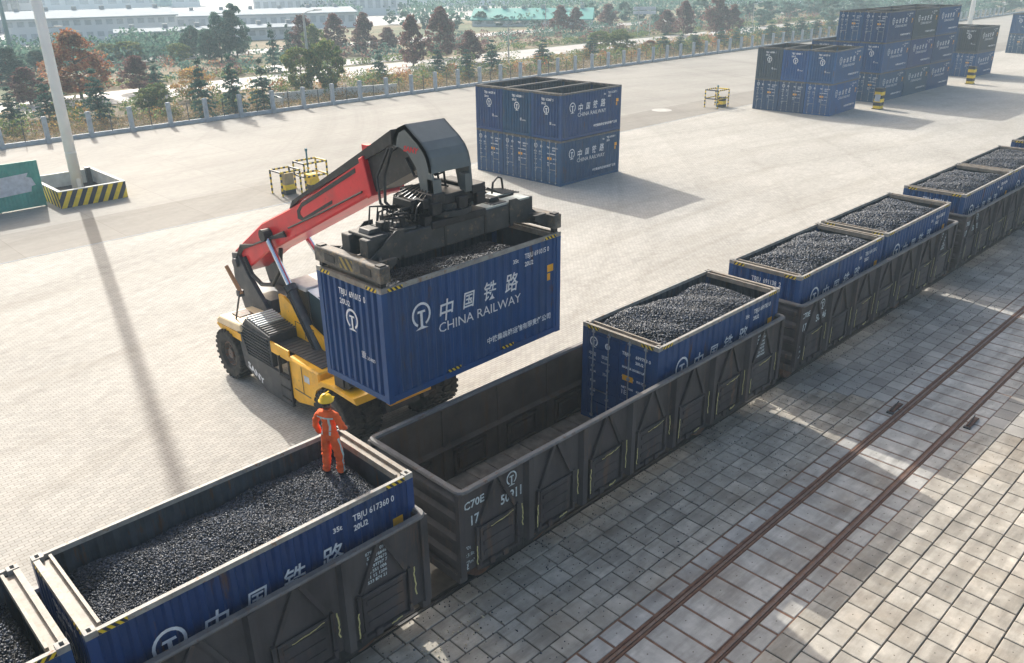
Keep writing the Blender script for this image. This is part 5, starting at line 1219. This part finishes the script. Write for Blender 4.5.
# spreader
sp_ = tag(bpy.data.objects.new('spreader', None)); COL.objects.link(sp_); sp_.parent = rs; sp_.location = (HCX-RO[0], HCY-RO[1], HZ+CH); sp_.rotation_euler = (0, 0, HA)
def spart(mb, name, mat, bv=0, smooth=False):
    o = mb.build(name, mat, sp_, (0, 0, 0), smooth); fixn(o.data)
    if bv: bev(o, bv)
    return o
m = MB(); m.box(-1.05, -.52, 1.28, 1.0, .55, 1.52); m.box(-.85, -.62, 1.40, -.45, .62, 1.62); m.box(.45, -.62, 1.40, .85, .62, 1.62)
for x in (-.75, .1, .7): m.box(x-.15, -.66, 1.12, x+.15, -.5, 1.42)
m.box(-1.25, -.3, 1.30, -1.02, .4, 1.50); m.box(1.0, -.2, 1.20, 1.3, .35, 1.5)
spart(m, 'rotator_frame', BLACKST, .02)
m = MB(); m.tube([(0, 0, .98), (0, 0, 1.12)], .72, 28); m.tube([(0, 0, 1.12), (0, 0, 1.28)], .58, 24)
for i in range(20): a = i*PI/10; m.tube([(.66*math.cos(a), .66*math.sin(a), 1.12), (.66*math.cos(a), .66*math.sin(a), 1.16)], .03, 5)
spart(m, 'slewing_ring', SPR)
m = MB(); m.prism([(-.55, .98), (.55, .98), (.38, .30), (-.38, .30)], 'y', -.48, .48); m.box(-.9, -.62, .78, .9, .62, .96); spart(m, 'centre_block', BLACKST, .02)
for y in (-.58, .12):
    m = MB(); m.box(-1.95, y, .26, 1.95, y+.46, .88); spart(m, 'main_beam', SPR, .025)
    for sg in (-1, 1): m = MB(); m.box(sg*2.74, y+.07, .38, sg*1.95, y+.39, .90); spart(m, 'sliding_beam', SPR, .02)
    for i in (0, 3, 6, 8): m = MB(); m.box(-1.85+i*.45, y-.012, .28, -1.78+i*.45, y+.472, .90); spart(m, 'stiffener', BLACKST)
for x in (-2.35, -1.55, 1.5):
    m = MB(); m.box(x-.26, -.50, .88, x+.26, .40, .95); m.prism([(x-.20, .95), (x+.2, .95), (x+.14, 1.06), (x-.14, 1.06)], 'y', -.30, .10); spart(m, 'cover_plate', SPR, .015)
m = MB(); m.box(-1.9, -.06, .45, 1.9, .12, .80)
for x in (-1.9, -1.2, 1.2, 1.86): m.box(x, -.46, .34, x+.08, .50, .92)
spart(m, 'beam_bracing', SPR)
m = MB(); m.box(.95, -.56, .885, 2.55, -.14, .93); m.box(.95, .14, .885, 2.55, .56, .93); spart(m, 'wear_plate', surf('worn_steel', (.34, .40, .40), .35, .3, .3, 4, rust=.1))
for s in (-1, 1):
    m = MB(); x0, x1 = s*2.74, s*3.02
    m.box(x0, -1.30, .12, x1, 1.30, .50); eb = spart(m, 'end_beam', SPRE, .02)
    m = MB()
    for y in (-1.24, 1.06): m.box(s*2.80, y, .50, s*2.98, y+.18, .53); m.box(s*2.82, y+.03, .0, s*2.96, y+.15, .12)
    link('twistlock', m.mesh('twistlock', BLACKST), eb)
    m = MB(); xo = s*3.024
    m.add([(xo, -.25, .18), (xo, .25, .18), (xo, .25, .44), (xo, -.25, .44)], [(0, 1, 2, 3)]); hz = hazard('spreader_stripes', (.36, .26, .06), (.06, .058, .052), .22, 40, 'y'); link('stripe_plate', m.mesh('stripe_plate', hz), eb)
    for ya in (.45, -.95): m = MB(); m.box(s*3.02, ya, .22, s*3.035, ya+.40, .40); link('lightening_hole', m.mesh('lightening_hole', BLACKST), eb)
    m = MB()
    m.prism([(s*2.74, .16), (s*2.74, .50), (s*2.0, 1.0), (s*1.75, 1.0), (s*1.75, .40)], 'y', -.62, -.58); spart(m, 'gusset', SPR); m = MB(); m.prism([(s*2.74, .16), (s*2.74, .50), (s*2.0, 1.0), (s*1.75, 1.0), (s*1.75, .40)], 'y', .58, .62)
    m.prism([(s*2.74, .16), (s*2.74, .52), (s*2.3, .52), (s*2.3, .40)], 'y', -1.0, -.9); m.prism([(s*2.3, -.42), (s*2.74, -1.0), (s*2.74, -.9), (s*2.35, -.36)], 'z', .40, .50); m.prism([(s*2.3, .46), (s*2.74, 1.0), (s*2.74, .9), (s*2.35, .40)], 'z', .40, .50)
    spart(m, 'gusset', SPR)
rr = random.Random(4); m = MB()
for k_ in range(26):                                     # hose bundles looping over the beams
    x = -2.2+rr.uniform(0, 1.5); y = rr.uniform(-.35, .3)
    pts = [(x, y, 1.0), (x+.08, y+.02, 1.2+rr.uniform(0, .22)), (x+.35+rr.uniform(0, .3), y+rr.uniform(-.1, .1), 1.24+rr.uniform(-.05, .14)), (x+.7+rr.uniform(0, .3), y+.05, 1.08), (x+1.0, y, 1.0)]
    sm = []
    for i in range(len(pts)-1):
        for t_ in (0, .5): sm.append([pts[i][j]*(1-t_)+pts[i+1][j]*t_ for j in range(3)])
    sm.append(pts[-1]); m.tube(sm, .022, 6)
for k_ in range(7):
    y = -.45+k_*.14; m.tube([(-1.3, y, 1.05), (-1.2, y, 1.35+.03*k_), (-.7, y*.8, 1.66), (-.3, y*.5, 1.72), (0, y*.5, 1.62)], .024, 6); m.tube([(.9, y, 1.3), (1.15, y*.9, 1.4), (1.7, y*.8, 1.14), (2.4, y*.7, 1.04)], .02, 6)
m.tube([(1.9, .2, 1.0), (1.95, .2, 1.3), (2.1, .18, 1.42), (2.25, .18, 1.36), (2.32, .2, 1.05)], .03, 6)
spart(m, 'hose', HOSE)
m = MB()
for x, y in ((-2.05, -.2), (-1.6, .25), (-.95, -.45), (1.15, .3)): m.box(x-.12, y-.1, .88, x+.12, y+.1, 1.06+.05*abs(x)); spart(m, 'valve_block', BLACKST); m = MB()
m.tube([(-1.55, -.3, .92), (-1.55, -.3, 1.22)], .07, 8); spart(m, 'valve_block', BLACKST)

# ------------------------------------------------------------ the worker
def skin_body(chains, radii, levels=2):
    """chains: list of lists of point names; radii: name -> (pos, r)"""
    names = list(radii); idx = {n_: i for i, n_ in enumerate(names)}
    me = bpy.data.meshes.new('body'); me.from_pydata([radii[n_][0] for n_ in names], [(idx[a], idx[b]) for ch in chains for a, b in zip(ch, ch[1:])], [])
    o = bpy.data.objects.new('body_tmp', me); COL.objects.link(o); sk = o.modifiers.new('s', 'SKIN'); sk.branch_smoothing = .6
    for i, n_ in enumerate(names):
        r_ = radii[n_][1]; v = me.skin_vertices[0].data[i]; v.radius = r_ if isinstance(r_, tuple) else (r_, r_); v.use_root = (i == 0)
    sb = o.modifiers.new('u', 'SUBSURF'); sb.levels = levels; sb.render_levels = levels
    out = bpy.data.meshes.new_from_object(o.evaluated_get(bpy.context.evaluated_depsgraph_get())); bpy.data.objects.remove(o); return out
J = {'pelvis': ((0, 0, .96), (.165, .135)), 'belly': ((0, .01, 1.12), (.165, .13)), 'chest': ((0, .0, 1.30), (.18, .13)), 'upper': ((0, -.01, 1.43), (.15, .10)), 'neck': ((0, 0, 1.52), .058), 'jaw': ((0, .03, 1.59), (.072, .082)), 'skull': ((0, .015, 1.68), (.082, .10)), 'crown': ((0, .01, 1.735), (.06, .075)),
     'shl': ((-.20, -.01, 1.42), .075), 'ell': ((-.275, -.05, 1.16), .062), 'wrl': ((-.265, .05, .94), .046), 'pal': ((-.26, .075, .87), (.030, .045)), 'shr': ((.20, 0, 1.42), .075), 'elr': ((.30, .02, 1.17), .062), 'wrr': ((.235, .22, 1.02), .046), 'par': ((.20, .29, .99), (.030, .045)),
     'hipl': ((-.10, 0, .88), .115), 'knl': ((-.135, .03, .50), .088), 'shinl': ((-.14, 0, .28), .085), 'anl': ((-.145, -.02, .11), .075), 'heell': ((-.145, -.03, .055), .05), 'toel': ((-.165, .15, .045), .045),
     'hipr': ((.10, 0, .88), .115), 'knr': ((.135, .06, .50), .088), 'shinr': ((.145, .05, .28), .085), 'anr': ((.15, .04, .11), .075), 'heelr': ((.15, .02, .055), .05), 'toer': ((.185, .20, .045), .045)}
ch = [['pelvis', 'belly', 'chest', 'upper', 'neck', 'jaw', 'skull', 'crown'], ['upper', 'shl', 'ell', 'wrl', 'pal'], ['upper', 'shr', 'elr', 'wrr', 'par'], ['pelvis', 'hipl', 'knl', 'shinl', 'anl', 'heell', 'toel'], ['pelvis', 'hipr', 'knr', 'shinr', 'anr', 'heelr', 'toer']]
bm_ = skin_body(ch, J, 3)
for mt in (ORANGE, SKIN, GLOVE, BOOT): bm_.materials.append(mt)
for p in bm_.polygons:
    c = p.center; k_ = 0
    if c.z > 1.515 and abs(c.x) < .12: k_ = 1
    elif c.z < .105: k_ = 3
    elif (c-Vector(J['pal'][0])).length < .085 or (c-Vector(J['par'][0])).length < .085: k_ = 2
    p.material_index = k_
bm_.shade_smooth()
from mathutils import noise as mn
for v in bm_.vertices:                                  # creases in the overalls
    if .12 < v.co.z < 1.48: v.co += v.normal*(mn.noise(Vector((v.co.x*14, v.co.y*14, v.co.z*9)))*.022+mn.noise(Vector((v.co.x*5, v.co.y*5, v.co.z*26)))*.018+.004)
bm_.update()
# coal height under the feet
man = thing('person', (7.24, 12.70, 3.525), 'worker in orange overalls and yellow helmet standing on the coal, back to the viewer', 'person', None, R(24-90))
body = link('body', bm_, man)
for nm, (px, py, pz), sd_ in (('hand', J['pal'][0], -1), ('hand', J['par'][0], 1)):
    hj = {'palm': ((0, 0, 0), (.020, .038)), 'knuckle': ((0, .02, -.045), (.016, .038))} if sd_ < 0 else {'palm': ((0, 0, 0), (.036, .020)), 'knuckle': ((-.02, .05, -.01), (.036, .016))}
    hc_ = [['palm', 'knuckle']]
    for f_ in range(4):
        o4 = (f_-1.5)*.021; L_ = (.030, .034, .032, .024)[f_]
        if sd_ < 0: a, b, c = (o4*.2, .02+o4, -.06), (.01, .022+o4, -.06-L_), (.028, .020+o4, -.06-L_*1.8)
        else: a, b, c = (-.02+o4, .062, -.012), (-.024+o4, .062+L_, -.025), (-.022+o4, .060+L_*1.3, -.058)
        for q_, pt in zip('abc', (a, b, c)): hj['f%d%s' % (f_, q_)] = (pt, .0088)
        hc_.append(['knuckle', 'f%da' % f_, 'f%db' % f_, 'f%dc' % f_])
    if sd_ < 0: hj['ta'] = ((0, .035, -.01), .012); hj['tb'] = ((.012, .062, -.04), .010)
    else: hj['ta'] = ((-.04, .01, .0), .012); hj['tb'] = ((-.055, .045, -.01), .010)
    hc_.append(['palm', 'ta', 'tb'])
    hm = skin_body(hc_, hj, 1); hm.materials.append(GLOVE); hm.shade_smooth(); link('glove', hm, man, (px, py+(0 if sd_ < 0 else .03), pz-(.03 if sd_ < 0 else 0)))
m = MB(); pf = [(.150, 0), (.153, .015), (.128, .022), (.124, .06), (.108, .10), (.078, .132), (.035, .148), (.001, .150)]
m.lathe(pf, (0, .015, 1.70), 'z', 24); m.prism([(-.10, .12), (.10, .12), (.07, .205), (-.07, .205)], 'z', 1.700, 1.712); m.box(-.012, -.10, 1.842, .012, .13, 1.858); hl = m.build('helmet', HELM, man, smooth=False); fixn(hl.data); hl.data.shade_smooth()
m = MB(); m.lathe([(.088, 0), (.096, .03), (.094, .075)], (0, .0, 1.615), 'z', 18); m.build('hair', BOOT, man)
m = MB(); m.prism([(-.014, .105), (.014, .105), (.010, .132), (-.010, .132)], 'z', 1.615, 1.65); m.build('nose', SKIN, man)
for s in (-1, 1): m = MB(); m.box(s*.083, -.005, 1.60, s*.098, .03, 1.66); m.build('ear', SKIN, man); m = MB(); m.box(s*.032-.012, .098, 1.655, s*.032+.012, .106, 1.667); m.build('eye', BOOT, man)
m = MB(); m.box(-.025, .100, 1.575, .025, .109, 1.585); m.build('mouth', surf('lip', (.3, .1, .08), .6), man)
m = MB(); m.lathe([(.074, 0), (.082, .03), (.070, .055)], (0, -.002, 1.485), 'z', 18); m.build('collar', ORANGE, man)
from mathutils.bvhtree import BVHTree
bv_ = BVHTree.FromPolygons([v.co for v in bm_.vertices], [tuple(p.vertices) for p in bm_.polygons])
def ribbon(path, dr, w_=.045):
    """path of points outside the body; each is dropped along dr onto the clothes"""
    P = []
    for a, b in zip(path, path[1:]):
        for t_ in np.linspace(0, 1, 7)[:-1]: P.append(Vector(a).lerp(Vector(b), t_))
    P.append(Vector(path[-1])); pts = []
    for p in P:
        h = bv_.ray_cast(p, Vector(dr).normalized())
        if h[0]: pts.append((h[0]+h[1]*.007, h[1]))
    m = MB(); vs = []
    for i, (p, nn) in enumerate(pts):
        d = (pts[min(i+1, len(pts)-1)][0]-pts[max(i-1, 0)][0]).normalized(); s_ = d.cross(nn).normalized()*w_/2; vs += [p-s_, p+s_]
    m.add(vs, [(2*i, 2*i+1, 2*i+3, 2*i+2) for i in range(len(pts)-1)]); m.build('reflective_stripe', REFL, man)
ribbon([(-.085, -.6, 1.40), (-.085, -.6, 1.00)], (0, 1, 0)); ribbon([(.085, -.6, 1.40), (.085, -.6, 1.00)], (0, 1, 0)); ribbon([(-.18, -.6, 1.38), (.18, -.6, 1.38)], (0, 1, 0), .035)
ribbon([(.6, .0, .90), (.6, .05, .5), (.6, .04, .12)], (-1, 0, 0), .055); ribbon([(-.6, .0, .90), (-.6, .03, .5), (-.6, -.01, .12)], (1, 0, 0), .055)
ribbon([(-.085, .6, 1.40), (-.085, .6, 1.00)], (0, -1, 0)); ribbon([(.085, .6, 1.40), (.085, .6, 1.00)], (0, -1, 0))

# ------------------------------------------------------------ haze over the whole place
m = MB(); m.box(-700, -700, -2, 1700, 1700, 36); hz_ = m.build('haze', None if False else [], None)
hm, nt, b = nmat('haze_air'); nt.nodes.remove(b); pv = N(nt, 'ShaderNodeVolumePrincipled'); pv.inputs['Density'].default_value = .00095
pv.inputs['Color'].default_value = (.70, .89, 1, 1); pv.inputs['Anisotropy'].default_value = .05
nt.links.new(pv.outputs[0], nt.nodes['Material Output'].inputs['Volume']); hz_.data.materials.append(hm); hz_['kind'] = 'stuff'; hz_['label'] = 'pale haze in the air over the yard'; hz_['category'] = 'haze'
